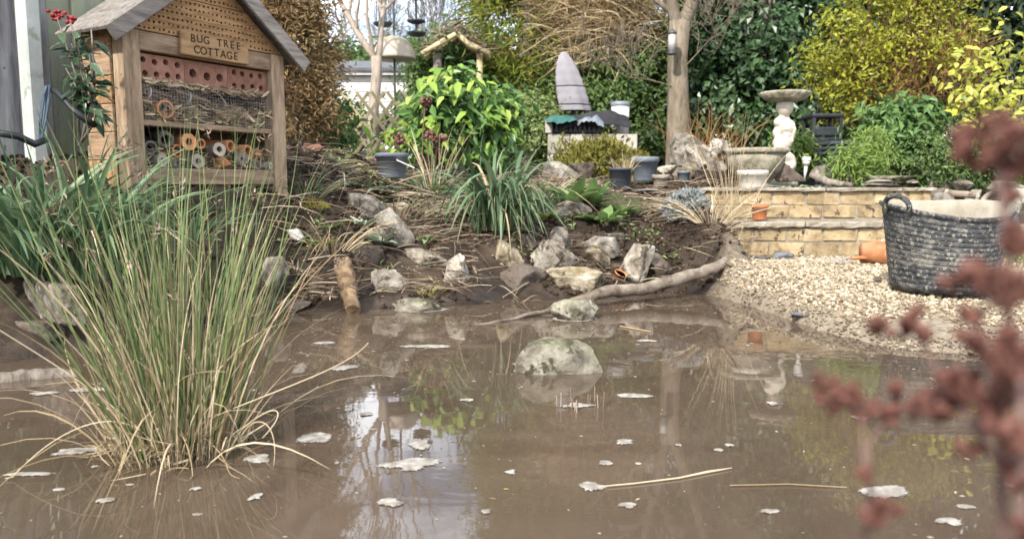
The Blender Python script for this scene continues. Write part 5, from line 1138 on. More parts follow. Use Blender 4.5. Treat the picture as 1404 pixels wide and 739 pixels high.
# moss cushions
def cushion(px, py, wpx, hpx, m, label, n=420, D=None, ll=.012, cat='moss', name='moss_cushion', up=.4, z=None):
    p = gp(px, py) if D is None else W(px, py, D)
    if z is not None: p.z = z
    k = p.y/FPX; rx, rz = wpx*k/2, hpx*k
    C, NR, VR, CC = crown_pts([((p.x, p.y+rx*.5, p.z), (rx, rx*.7, rz))], n, rx*.12, 14, .75, .2, up, .9, int(px)); keep = C[:, 2] > p.z-.02; C, NR, VR = C[keep], NR[keep], VR[keep]; n = len(C)
    V, F = leafcloud(C, RNG.normal(size=(n, 3)), NR+RNG.normal(size=(n, 3))*.4, RNG.uniform(.6, 1.4, n)*ll, RNG.uniform(.25, .5, n)*ll)
    o = MB().add(V, F, var=np.repeat(VR, 4)).build_at(name, m, p); return tag(o, label, cat)
cushion(762, 298, 46, 12, M['moss'], 'yellow-green moss cushion on soil left of the crinkled leaves')
cushion(425, 292, 46, 16, M['moss'], 'mossy yellowish patch right of the tall rushes', 800)
cushion(945, 296, 54, 32, M['lavender'], 'rounded silver-grey lavender bush by the wall left end', 5000, 4.35, .03, 'bush', 'lavender_bush', .8)
cushion(818, 250, 128, 54, M['heather'], 'low olive-yellow heather bush in front of the white block wall', 7500, 6.0, .05, 'bush', 'heather_bush', .9)
cushion(870, 240, 50, 30, M['heather'], 'smaller heather bush behind the grey flower pots', 1800, 6.3, .05, 'bush', 'heather_bush', .9)
cushion(1345, 565, 60, 3, M['moss'], 'patch of yellow-green weed floating at the pond right side', 260, None, .02, 'pond weed', 'pond_weed', 1.5)

# ------------------------------------------------------------------ shrubs and trees
def bl(px, py, D, rxp, ryp, dep=None):
    c = W(px, py, D); k = D/FPX; return (tuple(c), (rxp*k, (dep if dep else rxp*k*.8), ryp*k))
def shrub(name, label, cat, base, blobs, n, m, ll, lw, clump_=.1, per=36, droop=.3, shell=.6, seed=1, limbs=18, tm='bark_grey', tr=.03, wild=.8, up=.35, group=None, part='crown', needle=False, lump=.2):
    p = W(*base); p.z = h1(p.x, p.y)-.02
    t = thing(name, label, cat, p, 0, group)
    C, NR, VR, CC = crown_pts(blobs, n, clump_, per, shell, lump, up, wild, seed)
    keep = C[:, 2] > ht(C[:, 0], C[:, 1], False)-.02; C, NR, VR = C[keep], NR[keep], VR[keep]; n = len(C)
    ax = RNG.normal(size=(n, 3))-np.array([0, 0, droop*2])
    if needle: ax = NR*1.2+RNG.normal(size=(n, 3))*.6-np.array([0, 0, droop]); NR = RNG.normal(size=(n, 3))
    V, F = leafcloud(C, NR, ax, RNG.uniform(.65, 1.35, n)*ll, RNG.uniform(.7, 1.3, n)*lw); MB().add(V, F, var=np.repeat(VR, 4)).build(part, m, t, False, True)
    b = MB(); top = max(c[0][2] for c in blobs); P0 = np.array(p); idx = RNG.choice(len(CC), min(limbs, len(CC)), False)
    for i in idx:
        e = CC[i]; m1 = P0+(e-P0)*.45+np.array([0, 0, .12*abs(e[2]-P0[2])])+RNG.normal(size=3)*.05; m1[:2] = P0[:2]*.5+m1[:2]*.5
        b.add(*tube([P0+RNG.normal(size=3)*np.array([tr, tr, 0]), m1, e*.6+m1*.4+RNG.normal(size=3)*.04, e], [tr, tr*.6, tr*.35, tr*.15], 6, False))
    b.build('trunk', M[tm], t, True, True); return t
CONB = 'conifers and hedges at the back'
shrub('conifer', 'tall browned conifer right behind the insect hotel', 'conifer', (400, 215, 5.3), [bl(385, 150, 5.4, 66, 70, .4), bl(390, 70, 5.4, 64, 90, .4), bl(385, -40, 5.4, 62, 110, .4), bl(385, -160, 5.4, 58, 110, .4), bl(385, -290, 5.4, 52, 110, .38), bl(385, -400, 5.4, 36, 80, .3)], 56000, M['brown_con'], .05, .011, .06, 50, .4, .6, 1, needle=True)
shrub('shrub', 'mid-green shrub between the browned conifer and the trellis', 'shrub', (462, 212, 5.9), [bl(452, 170, 5.9, 30, 44), bl(440, 190, 5.7, 34, 28)], 2600, M['shrub_green'], .07, .03, .06, 24, .3, .5, 2)
shrub('shrub', 'low green and cream shrub behind the trellis laths', 'shrub', (480, 190, 8), [bl(470, 168, 8.2, 44, 22), bl(560, 168, 8.4, 40, 22)], 2200, M['cream'], .08, .035, .09, 24, .3, .5, 3)
# bright green large-leaved shrub, leaves built one by one
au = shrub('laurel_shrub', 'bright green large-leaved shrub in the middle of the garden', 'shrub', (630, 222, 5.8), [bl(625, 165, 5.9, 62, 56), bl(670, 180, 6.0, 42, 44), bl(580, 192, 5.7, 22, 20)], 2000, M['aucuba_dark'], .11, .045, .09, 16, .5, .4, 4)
LM = [bigleaf((M['aucuba'], v_), wd=.40, curl=c_) for v_, c_ in ((.1, .2), (.35, .3), (.55, .35), (.75, .25), (.95, .4), (.6, .15))]
C, NR, VR, CC = crown_pts([bl(620, 155, 5.8, 62, 58), bl(665, 172, 5.9, 42, 44), bl(580, 195, 5.6, 26, 26), bl(536, 192, 5.7, 26, 22)], 1500, .05, 7, .8, .15, .3, .7, 44)
sel = [i for i in range(len(C)) if C[i][1] < 5.95]; random.shuffle(sel)
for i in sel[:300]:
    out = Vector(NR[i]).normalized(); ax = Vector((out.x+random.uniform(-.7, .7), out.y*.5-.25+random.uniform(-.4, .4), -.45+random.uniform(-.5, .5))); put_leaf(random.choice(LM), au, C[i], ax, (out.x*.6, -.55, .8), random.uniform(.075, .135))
b = MB()
for px, py in ((583, 140), (588, 185), (545, 192), (600, 190)):     # rusty seed heads among the leaves
    c = np.array(W(px, py, 5.35)); V, F = ico(1)
    for k in range(26): b.add(V*.012+c+RNG.normal(size=3)*np.array([.028, .02, .018]), F)
    b.add(*tube([c, c-np.array([.02, 0, .22]), c-np.array([.03, 0, .5])], .004, 5))
sd2 = b.build_at('dry_seedheads', M['sedum'], W(590, 230, 5.35)); tag(sd2, 'russet dry flower heads before the bright green shrub', 'dry flowers')
shrub('conifer', 'big yellow-green conifer behind the rustic arch', 'conifer', (720, 200, 9.2), [bl(715, 60, 9.3, 62, 80, .7), bl(745, -40, 9.6, 90, 90, .8), bl(690, -40, 9.4, 45, 60, .6), bl(800, -130, 9.8, 120, 120, .9), bl(735, 120, 9.3, 60, 60, .6), bl(830, -60, 10, 90, 110, .8), bl(750, -190, 9.6, 88, 120, .7), bl(760, -330, 9.7, 70, 130, .6), bl(870, -230, 10, 100, 140, .7), bl(860, -380, 10, 80, 120, .6)], 52000, M['conifer'], .13, .022, .13, 50, .9, .6, 5, tr=.07, group=CONB, needle=True)
shrub('hedge', 'clipped-looking light green hedge left of the parasol', 'hedge', (725, 214, 7.4), [bl(720, 170, 7.5, 40, 44, .35), bl(750, 190, 7.3, 26, 26, .3)], 6000, M['cream'], .05, .024, .06, 30, .2, .55, 6)
shrub('hedge', 'leafy green hedge between the parasol and the bare tree', 'hedge', (860, 205, 8.6), [bl(850, 120, 8.7, 66, 66, .5), bl(900, 130, 8.7, 50, 70, .5), bl(815, 150, 8.8, 40, 50, .4), bl(860, 180, 8.5, 60, 40, .4), bl(770, 150, 8.9, 44, 60, .4), bl(680, 160, 9.0, 50, 60, .5)], 17000, M['hedge'], .065, .035, .09, 36, .3, .55, 7, group=CONB)
# dry climber mass on top of the hedge
cl = thing('dry_climber', 'tangle of pale dry climber stems hanging over the hedge', 'climber', tuple(W(830, 205, 8.9)))
n = 2600; B = np.array([W(x_, y_, 8.3+random.uniform(0, .7)) for x_, y_ in zip(RNG.normal(830, 38, n), RNG.normal(20, 34, n))])
bladeset('stems', M['dry_climber'], cl, B, unit(RNG.normal(size=(n, 3))*np.array([1, .5, .6])+np.array([-.35, -.1, .5])), RNG.uniform(.2, .7, n), RNG.uniform(.005, .012, n), np.column_stack([RNG.normal(size=n)*.5-.3, -RNG.random(n)*.4, -RNG.uniform(.3, 1.6, n)]), 6)
# bare trees
def bare_tree(name, label, base, trunk, r0, levels, m, seed, L0, spread=.5, start=None, dirs=None, minr=.004):
    rg = np.random.default_rng(seed); p = base; t = thing(name, label, 'tree', base)
    b = MB(); b.add(*tube(trunk, r0, 12, True, .06)); b.build('trunk', m, t, True, True)
    br = MB()
    def grow(p, d, L, r, lv):
        pts = [p]; q = np.array(p); dd = np.array(d)
        for k in range(5):
            dd = dd+rg.normal(size=3)*.13+np.array([0, 0, .05]); dd /= np.linalg.norm(dd); q = q+dd*L/5; pts.append(q.copy())
        br.add(*tube(pts, np.linspace(r, r*.55, 6), 6 if r > .012 else 4, False))
        if lv > 0:
            for k in range(rg.integers(3, 5)):
                i = rg.integers(2, 6); nd = dd+rg.normal(size=3)*spread+np.array([0, 0, .12]); nd /= np.linalg.norm(nd); grow(pts[i], nd, L*rg.uniform(.55, .85), max(minr, r*.55*(1.15 if k == 0 else .8)), lv-1)
    for (s_, d_, L_, r_) in dirs: grow(np.array(s_), np.array(d_)/np.linalg.norm(d_), L_, r_, levels)
    br.build('branches', m, t, True, True); return t
tb_ = W(930, 224, 7.6); tb_.z = h1(tb_.x, tb_.y)-.03
tk = [tb_, tb_+Vector((.0, 0, .12)), W(930, 150, 7.6), W(929, 80, 7.6), W(932, 30, 7.6)]
bare_tree('bare_tree', 'bare tree with a smooth pale forked trunk beside the terrace', tb_, tk, [.165, .125, .105, .095, .10], 4, M['bark_pale'], 4, 1, .5, dirs=[(W(928, 36, 7.6), (-.25, .05, 1), 1.3, .062), (W(936, 36, 7.6), (.5, .1, 1), 1.4, .075), (W(925, 20, 7.6), (-1, .1, .5), 1.1, .03), (W(924, 120, 7.55), (-.8, -.3, .3), .5, .008), (W(936, 95, 7.55), (.7, -.2, .5), .5, .008)])
tb2 = W(512, 208, 7.0); tb2.z = h1(tb2.x, tb2.y)-.03
bare_tree('bare_tree', 'slim pale bare tree beside the feeding pole', tb2, [tb2, W(512, 150, 7.0), W(517, 100, 7.0), W(516, 78, 7.0)], [.06, .05, .047, .045], 4, M['bark_white'], 9, 1, .45, dirs=[(W(516, 82, 7), (-.5, .1, 1), .8, .034), (W(518, 84, 7), (.25, .2, 1), .8, .030), (W(515, 90, 7), (-.35, -.1, 1.2), .7, .02)], minr=.003)
for i, (px, D, H_, lab) in enumerate(((585, 19, 4.2, 'far bare tree against the sky left of the rustic arch'), (628, 22, 4.6, 'far bare tree against the sky right of the double-tray feeder'), (470, 20, 4.5, 'far bare tree against the sky above the shed'))):
    q = W(px, 200, D); q.z = h1(q.x, q.y); bare_tree('bare_tree', lab, q, [q, q+Vector((.02, 0, .8)), q+Vector((0, 0, 1.6))], [.09, .07, .06], 4, M['bark_grey'], 20+i, 1, .4, dirs=[(q+Vector((0, 0, 1.5)), (.2*(-1)**i, 0, 1), H_*.38, .04), (q+Vector((0, 0, 1.2)), (-.4, 0, 1), H_*.33, .035), (q+Vector((0, 0, 1.2)), (.4, 0, 1), H_*.33, .035)], minr=.007)
shrub('shrub', 'evergreen leaves growing over the top of the rustic arch', 'climber', (610, 200, 9.4), [bl(612, 66, 8.95, 36, 20, .4), bl(580, 78, 9.0, 26, 20, .3), bl(585, 110, 9.2, 30, 40, .4), bl(640, 120, 9.4, 40, 40, .4)], 5200, M['hedge'], .07, .03, .09, 30, .3, .5, 11)
shrub('shrub', 'distant low green trees behind the shed roof', 'tree', (620, 200, 17), [bl(640, 70, 17, 60, 26), bl(560, 88, 17, 60, 20), bl(470, 84, 18, 50, 16)], 4200, M['hedge'], .16, .08, .25, 30, .2, .5, 12, tr=.06)
# ivy wall, gold shrub and others on the right
shrub('ivy', 'dark glossy ivy mass rising behind the bird bath', 'ivy', (1040, 215, 8.2), [bl(1040, 60, 8.4, 95, 90, .55), bl(1010, 150, 8.3, 70, 70, .45), bl(1080, 150, 8.3, 70, 70, .45), bl(1050, -80, 8.6, 110, 110, .6), bl(980, 40, 8.6, 44, 70, .4), bl(1150, 100, 8.6, 70, 110, .5), bl(1000, -190, 9, 120, 110, .6), bl(1010, -320, 9.2, 110, 120, .6), bl(1110, -240, 9.2, 110, 130, .6), bl(1080, -400, 9.3, 100, 100, .6)], 50000, M['ivy'], .075, .06, .10, 30, .5, .65, 13, group=CONB, up=.25)
shrub('golden_shrub', 'large golden-leaved shrub with brown twigs showing inside', 'shrub', (1220, 215, 7.0), [bl(x_, y_, D_, r_, r_*.8, .3) for x_, y_, D_, r_ in ((1135, 110, 6.9, 30), (1160, 70, 6.95, 38), (1125, 75, 6.9, 20), (1200, 40, 7, 40), (1190, 95, 6.8, 34), (1240, 10, 7.1, 44), (1290, 20, 7.2, 40), (1240, 70, 6.9, 36), (1285, 75, 7, 32), (1320, 50, 7.2, 26), (1160, 140, 6.8, 26), (1260, -30, 7.2, 44), (1200, -20, 7.1, 40), (1310, -20, 7.3, 40), (1150, 30, 7, 22)  )], 6800, M['gold'], .05, .026, .075, 12, .1, .55, 14, limbs=160, tr=.012, tm='bark_rust', wild=1, lump=.5)
gs = bpy.data.objects['golden_shrub']; n = 1900
C, NR, VR, CC = crown_pts([bl(1215, 120, 7.05, 70, 55, .35), bl(1285, 105, 7.15, 60, 60, .4)], n, .08, 20, .3, .2, .2, .8, 77); n = len(C)
bladeset('bare_twigs', M['rusty'], gs, C, unit(RNG.normal(size=(n, 3))+np.array([0, -.2, .6])), RNG.uniform(.1, .34, n), RNG.uniform(.004, .008, n), RNG.normal(size=(n, 3))*.5, 4)
V, F = leafcloud(C[:900]+RNG.normal(size=(900, 3))*.05, RNG.normal(size=(900, 3))+np.array([0, -.5, .5]), RNG.normal(size=(900, 3)), RNG.uniform(.03, .06, 900), RNG.uniform(.015, .028, 900)); MB().add(V, F, var=np.repeat(RNG.random(900), 4)).build('sparse_leaves', M['gold'], gs, False, True)
shrub('hedge', 'dark backing hedge added to close sky gaps behind the ivy and the bare tree', 'hedge', (900, 200, 11), [bl(700, 150, 11, 70, 90, .3), bl(800, 120, 11, 80, 120, .3), bl(900, 110, 11, 80, 120, .3), bl(1000, 60, 11, 90, 160, .3), bl(1100, 60, 11, 90, 160, .3), bl(1200, 90, 11, 90, 140, .3)], 16000, M['dark_tree'], .15, .10, .13, 30, .3, .2, 31, group=CONB)  # added backing foliage, blocks sky showing through the hedges in front
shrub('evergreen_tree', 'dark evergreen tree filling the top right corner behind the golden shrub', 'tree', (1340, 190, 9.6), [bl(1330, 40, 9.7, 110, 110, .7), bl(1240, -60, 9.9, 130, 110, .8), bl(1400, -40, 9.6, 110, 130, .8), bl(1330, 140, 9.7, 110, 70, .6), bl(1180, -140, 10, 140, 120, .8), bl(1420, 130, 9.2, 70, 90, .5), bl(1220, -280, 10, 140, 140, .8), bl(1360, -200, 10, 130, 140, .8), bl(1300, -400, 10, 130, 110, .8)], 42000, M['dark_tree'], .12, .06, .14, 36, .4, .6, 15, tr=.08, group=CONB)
# yellow variegated shrub, leaves one by one
yv = shrub('variegated_shrub', 'shrub with large bright yellow leaves at the right edge', 'shrub', (1385, 215, 5.6), [bl(1385, 110, 5.7, 60, 66), bl(1360, 165, 5.6, 50, 36)], 500, M['goldleaf_g'], .06, .03, .08, 10, .3, .5, 16, limbs=40, tr=.008)
LM = [bigleaf((m_, v_), wd=.46, curl=c_) for m_, v_, c_ in ((M['goldleaf'], .2, .2), (M['goldleaf'], .6, .3), (M['goldleaf'], .9, .15), (M['goldleaf_g'], .5, .3), (M['goldleaf_g'], .9, .2))]
C, NR, VR, CC = crown_pts([bl(1382, 105, 5.6, 62, 70), bl(1350, 158, 5.5, 46, 34), bl(1320, 110, 5.7, 24, 40)], 900, .06, 6, .7, .2, .3, .8, 17)
sel = [i for i in range(len(C)) if C[i][1] < 5.85]; random.shuffle(sel)
for i in sel[:230]:
    out = Vector(NR[i]).normalized(); ax = Vector((out.x+random.uniform(-.8, .8), -.2+random.uniform(-.5, .5), random.uniform(-.7, .5))); put_leaf(random.choice(LM), yv, C[i], ax, (out.x*.5, -.7, .6), random.uniform(.045, .085))
shrub('leafy_shrub', 'upright mid-green leafy shrub above the flat stone stack', 'shrub', (1225, 250, 5.6), [bl(1225, 185, 5.7, 34, 46), bl(1255, 165, 5.8, 26, 30)], 2600, M['shrub_green'], .075, .038, .06, 16, .5, .4, 18, limbs=24, tr=.008)
shrub('box_shrub', 'dense dark green small-leaved bush behind the tub', 'shrub', (1285, 262, 5.5), [bl(1275, 215, 5.6, 54, 46), bl(1330, 225, 5.8, 40, 40), bl(1375, 225, 5.9, 40, 40)], 9000, M['hedge'], .035, .02, .05, 30, .2, .6, 19)
shrub('bamboo_plant', 'feathery light green plant on the terrace before the black trough', 'plant', (1165, 256, 5.1), [bl(1172, 228, 5.15, 28, 24), bl(1192, 205, 5.3, 16, 26)], 2600, M['fresh'], .06, .012, .05, 16, .2, .3, 20, limbs=40, tr=.004)
shrub('leafy_plant', 'bright green ferny leaves behind the bird bath foot', 'plant', (1085, 232, 6.0), [bl(1085, 208, 6.0, 24, 22)], 900, M['fresh'], .07, .022, .05, 12, .3, .3, 21, limbs=12, tr=.005)
ds = thing('dry_stalk_bush', 'rusty brown dry stalks between the bare tree and the ivy', 'dry stalks', tuple(W(975, 225, 6.9)))
n = 110; B = np.array([W(x_, 222, 6.7+random.uniform(0, .5)) for x_ in RNG.normal(975, 20, n)])
bladeset('stalks', M['rusty'], ds, B, unit(RNG.normal(size=(n, 3))*np.array([.4, .3, .1])+np.array([0, 0, 1])), RNG.uniform(.25, .75, n), RNG.uniform(.004, .008, n), RNG.normal(size=(n, 3))*.6-np.array([0, 0, .6]), 6)
# viburnum before the fence
vb = thing('budding_shrub', 'dark-leaved shrub with crimson buds against the fence', 'shrub', tuple(W(112, 200, 2.75)))
b = MB(); tips = []
for px, py in ((78, 24), (96, 28), (98, 60), (125, 40), (118, 100), (105, 125), (130, 150), (88, 90), (122, 75)):
    e = W(px, py, 2.75+random.uniform(-.06, .05)); s_ = W(115+random.uniform(-8, 8), 200, 2.75); m_ = s_.lerp(e, .5)+Vector((.03, 0, .02)); b.add(*tube([s_, m_, e], [.006, .004, .0022], 6)); tips.append((m_, e))
b.build('stem', M['bark_grey'], vb, True, True)
VM = [bigleaf((M['viburnum'], v_), wd=.34, curl=.25) for v_ in (.1, .4, .7, .95)]
for m_, e in tips:
    for k in range(9):
        p = m_.lerp(e, random.uniform(-.3, 1)); put_leaf(random.choice(VM), vb, p, (random.uniform(-1, 1), random.uniform(-.6, .3), random.uniform(-.5, .35)), (0, -.5, .8), random.uniform(.045, .085))
V, F = ico(1)
for px, py in ((78, 22), (97, 25)):
    b = MB(); c = np.array(W(px, py, 2.74))
    for k in range(16): b.add(V*.007+c+RNG.normal(size=3)*.009, F)
    b.build('flower_bud', M['redbud'], vb, True, True)

# ------------------------------------------------------------------ on the water: foam, straws, reeds
def foam(px, py, wpx, hpx, label, seed):
    D_ = CAMZ*FPX/(py-250); p = W(px, py, D_); p.z = 0; k = D_/FPX; rx = wpx*k/2; ry = hpx*k/2*D_/CAMZ
    rg = np.random.default_rng(seed); n = 64; a = np.arange(n)*2*np.pi/n
    r = .9+.5*vnoise(np.cos(a)*1.1+seed*3.1, np.sin(a)*1.1, seed*.7)+.09*fbm(np.cos(a)*6+seed, np.sin(a)*6, 1., 3)
    r = np.clip(r, .22, 1.7)
    ang = rg.uniform(-.2, .2); X = np.cos(a)*r*rx; Y = np.sin(a)*r*ry
    X, Y = X*math.cos(ang)-Y*math.sin(ang), X*math.sin(ang)+Y*math.cos(ang)
    V = [np.column_stack([X*f, Y*f, np.full(n, z)]) for f, z in ((1.12, .0004), (1.02, .0010), (.88, .0018), (.45, .0024))]; V = np.concatenate(V+[np.array([[0, 0, .0024]])])
    V[n:, 2] += .0003*rg.normal(size=len(V)-n)
    F = [(i*n+q, i*n+(q+1) % n, (i+1)*n+(q+1) % n, (i+1)*n+q) for i in range(3) for q in range(n)]+[(3*n+q, 3*n+(q+1) % n, 4*n) for q in range(n)]
    o = MB().add(V, F, var=np.concatenate([np.zeros(n)+.0, np.zeros(n)+.12, np.zeros(n)+.35, np.zeros(n)+.8, [1.]])).build('foam_patch', M['foam_lace'], smooth=True); o.location = (p.x, p.y, .0005); tag(o, label, 'foam', 'foam floating on the pond')
for i, (px, py, wp, hp, lab) in enumerate((
 (567, 649, 76, 15, 'longest white foam streak, in the sky reflection left of centre'), (434, 611, 48, 17, 'foam patch right of the rushes in the reflected sky'), (537, 706, 38, 15, 'rounded foam patch near the bottom edge left of centre'),
 (577, 618, 32, 14, 'foam patch just above the longest foam streak'), (35, 664, 76, 7, 'long thin foam line at the left edge of the pond'), (146, 702, 30, 9, 'oval foam patch below the rushes on the left'), (352, 640, 44, 12, 'foam patch touching the right foot of the rushes'),
 (352, 697, 20, 10, 'small round foam patch below the right foot of the rushes'), (105, 629, 64, 9, 'foam streak beside the left foot of the rushes'), (873, 548, 62, 6, 'thin foam streak right of the middle stone'), (790, 563, 44, 9, 'foam round the cut reed stubs below the middle stone'),
 (857, 616, 30, 7, 'foam patch right of and below the reed stubs'), (830, 646, 22, 7, 'small foam fleck above the long floating straw'), (864, 709, 28, 9, 'foam patch under the floating straw'), (812, 682, 40, 12, 'foam lump at the left end of the floating straw'), (1056, 718, 38, 8, 'pale oval foam patch at the bottom right of centre'),
 (1208, 686, 76, 20, 'large foam patch behind the blurred seed heads'), (1297, 733, 38, 12, 'foam patch cut by the bottom edge on the right'), (1388, 680, 28, 7, 'foam fleck at the right edge of the pond'), (1177, 580, 26, 8, 'foam fleck left of the blurred seed heads'), (1320, 712, 26, 6, 'slim foam fleck above the bottom right patch'),
 (472, 508, 40, 8, 'foam patch at the top of the bright sky reflection'), (585, 478, 70, 6, 'long foam line between the tan stump and the middle stone'), (448, 473, 30, 5, 'foam fleck below the tan stump'), (985, 627, 14, 5, 'tiny foam dot right of the middle of the pond'), (1000, 620, 16, 5, 'tiny foam dot beside another right of the pond middle'),
 (1060, 560, 20, 5, 'foam fleck in the reflection of the wall'), (700, 660, 16, 6, 'foam dot right of the longest foam streak'), (665, 718, 20, 8, 'foam dot near the bottom centre'), (270, 684, 20, 5, 'foam dot under the rushes front'),
 (60, 545, 40, 6, 'foam fleck beside the floating log on the left'), (120, 540, 50, 6, 'foam streak between the floating log and the rushes'), (500, 575, 20, 6, 'foam fleck in the bright sky reflection'), (640, 555, 18, 4, 'small foam fleck left of the reed stubs'), (890, 470, 30, 4, 'thin foam fleck below the log'), (930, 620, 10, 4, 'tiny lone foam dot right of the reed stubs'))):
    foam(px, py, wp, hp, lab, 200+i)
def foam_ring(px, py, wpx, label, seed, dep=.8):
    p = gp(px, py); sx = wpx*p.y/FPX; p = Vector((p.x, p.y+sx*dep*.42, 0)); n = 90; a = np.arange(n)*2*np.pi/n
    w1 = .93+.16*np.clip(fbm(np.cos(a)*4+seed*5, np.sin(a)*4, 1., 5)+.35-.5*np.sin(a), 0, 2)
    V = np.concatenate([np.column_stack([np.cos(a)*sx*.5*f, np.sin(a)*sx*dep*.5*f, np.full(n, z)]) for f, z in ((w1, .0006), (w1*.97, .0012), (w1*0+.9, .002), (w1*0+.8, .002))])
    F = [(i*n+q, i*n+(q+1) % n, (i+1)*n+(q+1) % n, (i+1)*n+q) for i in range(3) for q in range(n)]
    o = MB().add(V, F, var=np.concatenate([np.zeros(n), np.zeros(n)+.15, np.zeros(n)+.6, np.ones(n)])).build('foam_ring', M['foam_lace'], smooth=True); o.location = p; tag(o, label, 'foam', 'foam rims round stones')
foam_ring(764, 512, 124, 'foam rim round the broad mossy stone in the middle of the pond', 1)
foam_ring(789, 441, 62, 'foam rim round the smaller mossy stone by the log', 2)
foam_ring(574, 428, 78, 'foam rim along the flat mossy stone below the squarish block', 3, .6)
# flecks of scum too many to count
n = 520; Xp = RNG.uniform(-1.6, 1.9, n); Yp = RNG.uniform(.95, 3.5, n); kp = Yp < np.interp(Xp, SHX, SHY)-.02; Xp, Yp = Xp[kp], Yp[kp]; n = len(Xp); b = MB(); aa = np.arange(6)*np.pi/3
for i in range(n):
    r = .0015+.006*random.random()**3; V = np.concatenate([np.column_stack([Xp[i]+np.cos(aa)*r*RNG.uniform(.6, 1.6), Yp[i]+np.sin(aa)*r*RNG.uniform(.6, 1.4), np.full(6, .0008)]), [[Xp[i], Yp[i], .0022]]]); b.add(V, [(q, (q+1) % 6, 6) for q in range(6)])
kind(b.build('scum_flecks', M['foam']), 'stuff')
n = 240; Xp = RNG.uniform(-1.5, 1.8, n); Yp = RNG.uniform(1.0, 2.6, n); a = RNG.uniform(0, 6.28, n)
V, F = leafcloud(np.column_stack([Xp, Yp, np.full(n, .0012)]), np.tile([0, 0, 1.], (n, 1))+RNG.normal(size=(n, 3))*.05, np.column_stack([np.cos(a), np.sin(a), np.zeros(n)]), RNG.uniform(.004, .018, n), RNG.uniform(.002, .005, n), .02); kind(MB().add(V, F, var=np.repeat(RNG.random(n), 4)).build('floating_debris', M['twig']), 'stuff')
def onwater(px, py, z=.003): D_ = CAMZ*FPX/(py-250); p = W(px, py, D_); p.z = z; return p
pts = [onwater(820, 683), onwater(870, 678), onwater(930, 670), onwater(970, 661), onwater(1003, 655)]
tag(MB().add(*tube(pts, [.0011, .0013, .0015, .0024, .0007], 6)).build_at('floating_straw', M['straw'], pts[0]), 'long pale straw floating in the right half of the pond', 'straw')
pts = [onwater(850, 450), onwater(893, 458)]; tag(MB().add(*tube(pts, .003, 5)).build_at('floating_straw', M['straw'], pts[0]), 'short straw floating just below the log', 'straw')
pts = [onwater(1000, 681), onwater(1080, 679), onwater(1160, 684)]; tag(MB().add(*tube(pts, .001, 4)).build_at('floating_straw', M['straw'], pts[0]), 'thin faint straw floating left of the blurred seed heads', 'straw')
rs = thing('reed_stubs', 'cluster of thin cut reed stubs poking out below the middle stone', 'reeds', onwater(790, 566, 0))
b0 = onwater(790, 566, 0)
for k in range(16):
    p = onwater(random.gauss(790, 17), random.uniform(555, 572), -.01); MB().add(*tube([p, p+Vector((random.uniform(-.004, .004), 0, random.uniform(.025, .05)))], .0013, 5)).build('stub', M['twig'], rs, False, True)
C = onwater(690, 686, .002); V, F = leafcloud(np.array([C]), np.array([[0, 0, 1.]]), np.array([[1., .2, 0]]), [.012], [.007], .1); tag(MB().add(V, F).build_at('floating_leaf', M['fresh'], C), 'tiny bright green leaf floating at the bottom centre', 'leaf')

# ------------------------------------------------------------------ blurred seed heads close to the camera
sm = thing('sedum_plant', 'out of focus dry plant with russet seed heads at the right edge', 'dry plant', (.19, .28, .1))
V1, F1 = ico(1)
HEADS = [(1345, 195, 46, .50), (1385, 175, 38, .46), (1320, 185, 22, .52), (1400, 210, 40, .47), (1312, 372, 34, .48), (1340, 380, 24, .46), (1240, 440, 30, .56), (1205, 445, 22, .57), (1385, 395, 40, .44), (1360, 470, 44, .46), (1400, 500, 44, .44), (1330, 520, 40, .48), (1300, 548, 36, .50), (1365, 545, 40, .45), (1255, 552, 30, .54), (1215, 562, 26, .55), (1180, 560, 26, .55), (1142, 545, 30, .55), (1128, 525, 18, .56), (1285, 560, 24, .5), (1390, 590, 40, .42), (1205, 700, 30, .50), (1190, 650, 14, .50), (1395, 470, 40, .40), (1345, 430, 26, .47), (1385, 262, 26, .48), (1398, 330, 30, .45), (1330, 615, 20, .49), (1390, 650, 34, .43), (1268, 455, 16, .55), (1165, 530, 16, .56), (1230, 530, 18, .55), (1400, 720, 30, .42)]
tops = []
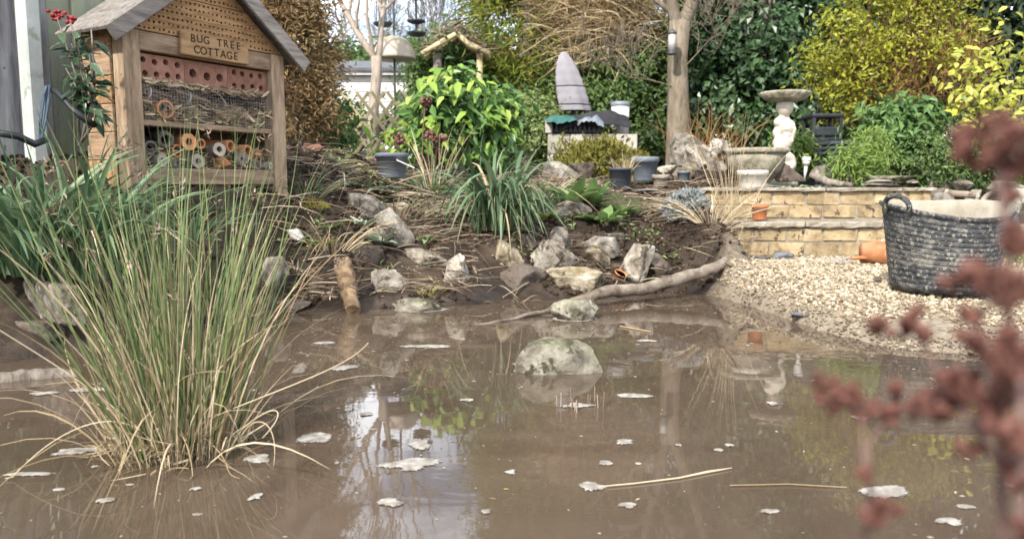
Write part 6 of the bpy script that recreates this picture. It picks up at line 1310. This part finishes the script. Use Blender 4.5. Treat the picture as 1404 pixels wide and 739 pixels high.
for px, py, r, D_ in HEADS:
    D_ *= .56; sub_ = unit(RNG.normal(size=(7, 3)))*RNG.uniform(.35, 1, (7, 1))
    c = np.array(W(px, py, D_)); R = r*D_/FPX; b = MB(); n = int(26+r*2.2)
    for k in range(n):
        d_ = unit(RNG.normal(size=3)); pos = c+sub_[k % 7]*np.array([R, R*.9, R*.66])+d_*R*.28*RNG.uniform(.3, 1); V = V1*(1+.5*(RNG.random((len(V1), 1))-.5))*RNG.uniform(.0006, .0015); b.add(V+pos, F1, var=np.clip(random.random()*.6+.55*(d_[2]*.5+.5)*random.random(), 0, 1))
        b.add(*tube([pos, c-np.array([0, 0, R*.9])], .0004, 3, False))
    b.build('seed_head', M['sedum'], sm, True, True); tops.append(c-np.array([0, 0, R*.6]))
def stem(pts, r0, r1):
    MB().add(*tube(pts, np.linspace(r0, r1, len(pts)), 8)).build('stem', M['sedum_stem'], sm, True, True)
root = Vector((.19, .28, .1))
stem([root, W(1375, 739, 0.263), W(1372, 640, 0.258), W(1378, 500, 0.258), W(1385, 400, 0.255), W(1380, 330, 0.258), W(1372, 250, 0.263), W(1365, 205, 0.269)], 0.0020, 0.0010)
stem([W(1375, 640, 0.258), W(1320, 560, 0.274), W(1280, 500, 0.297), W(1255, 455, 0.314)], 0.0015, 0.0008); stem([W(1404, 400, 0.246), W(1370, 420, 0.252), W(1330, 390, 0.263)], 0.0023, 0.0011)
stem([Vector((.14, .31, .1)), W(1185, 739, 0.291), W(1195, 660, 0.297), W(1165, 600, 0.302), W(1145, 560, 0.308)], 0.0011, 0.0006); stem([W(1195, 660, 0.297), W(1190, 610, 0.302), W(1215, 575, 0.308)], 0.0008, 0.0005); stem([W(1197, 690, 0.291), W(1185, 640, 0.297), W(1182, 572, 0.308)], 0.0008, 0.0005)
stem([root+Vector((.05, -.02, 0)), W(1400, 739, 0.241), W(1398, 620, 0.241), W(1400, 520, 0.241)], 0.0019, 0.0011); stem([W(1376, 640, 0.258), W(1345, 590, 0.263), W(1335, 530, 0.269)], 0.0011, 0.0008); stem([W(1335, 560, 0.269), W(1280, 565, 0.286), W(1220, 566, 0.308), W(1140, 552, 0.308)], 0.0007, 0.0004)
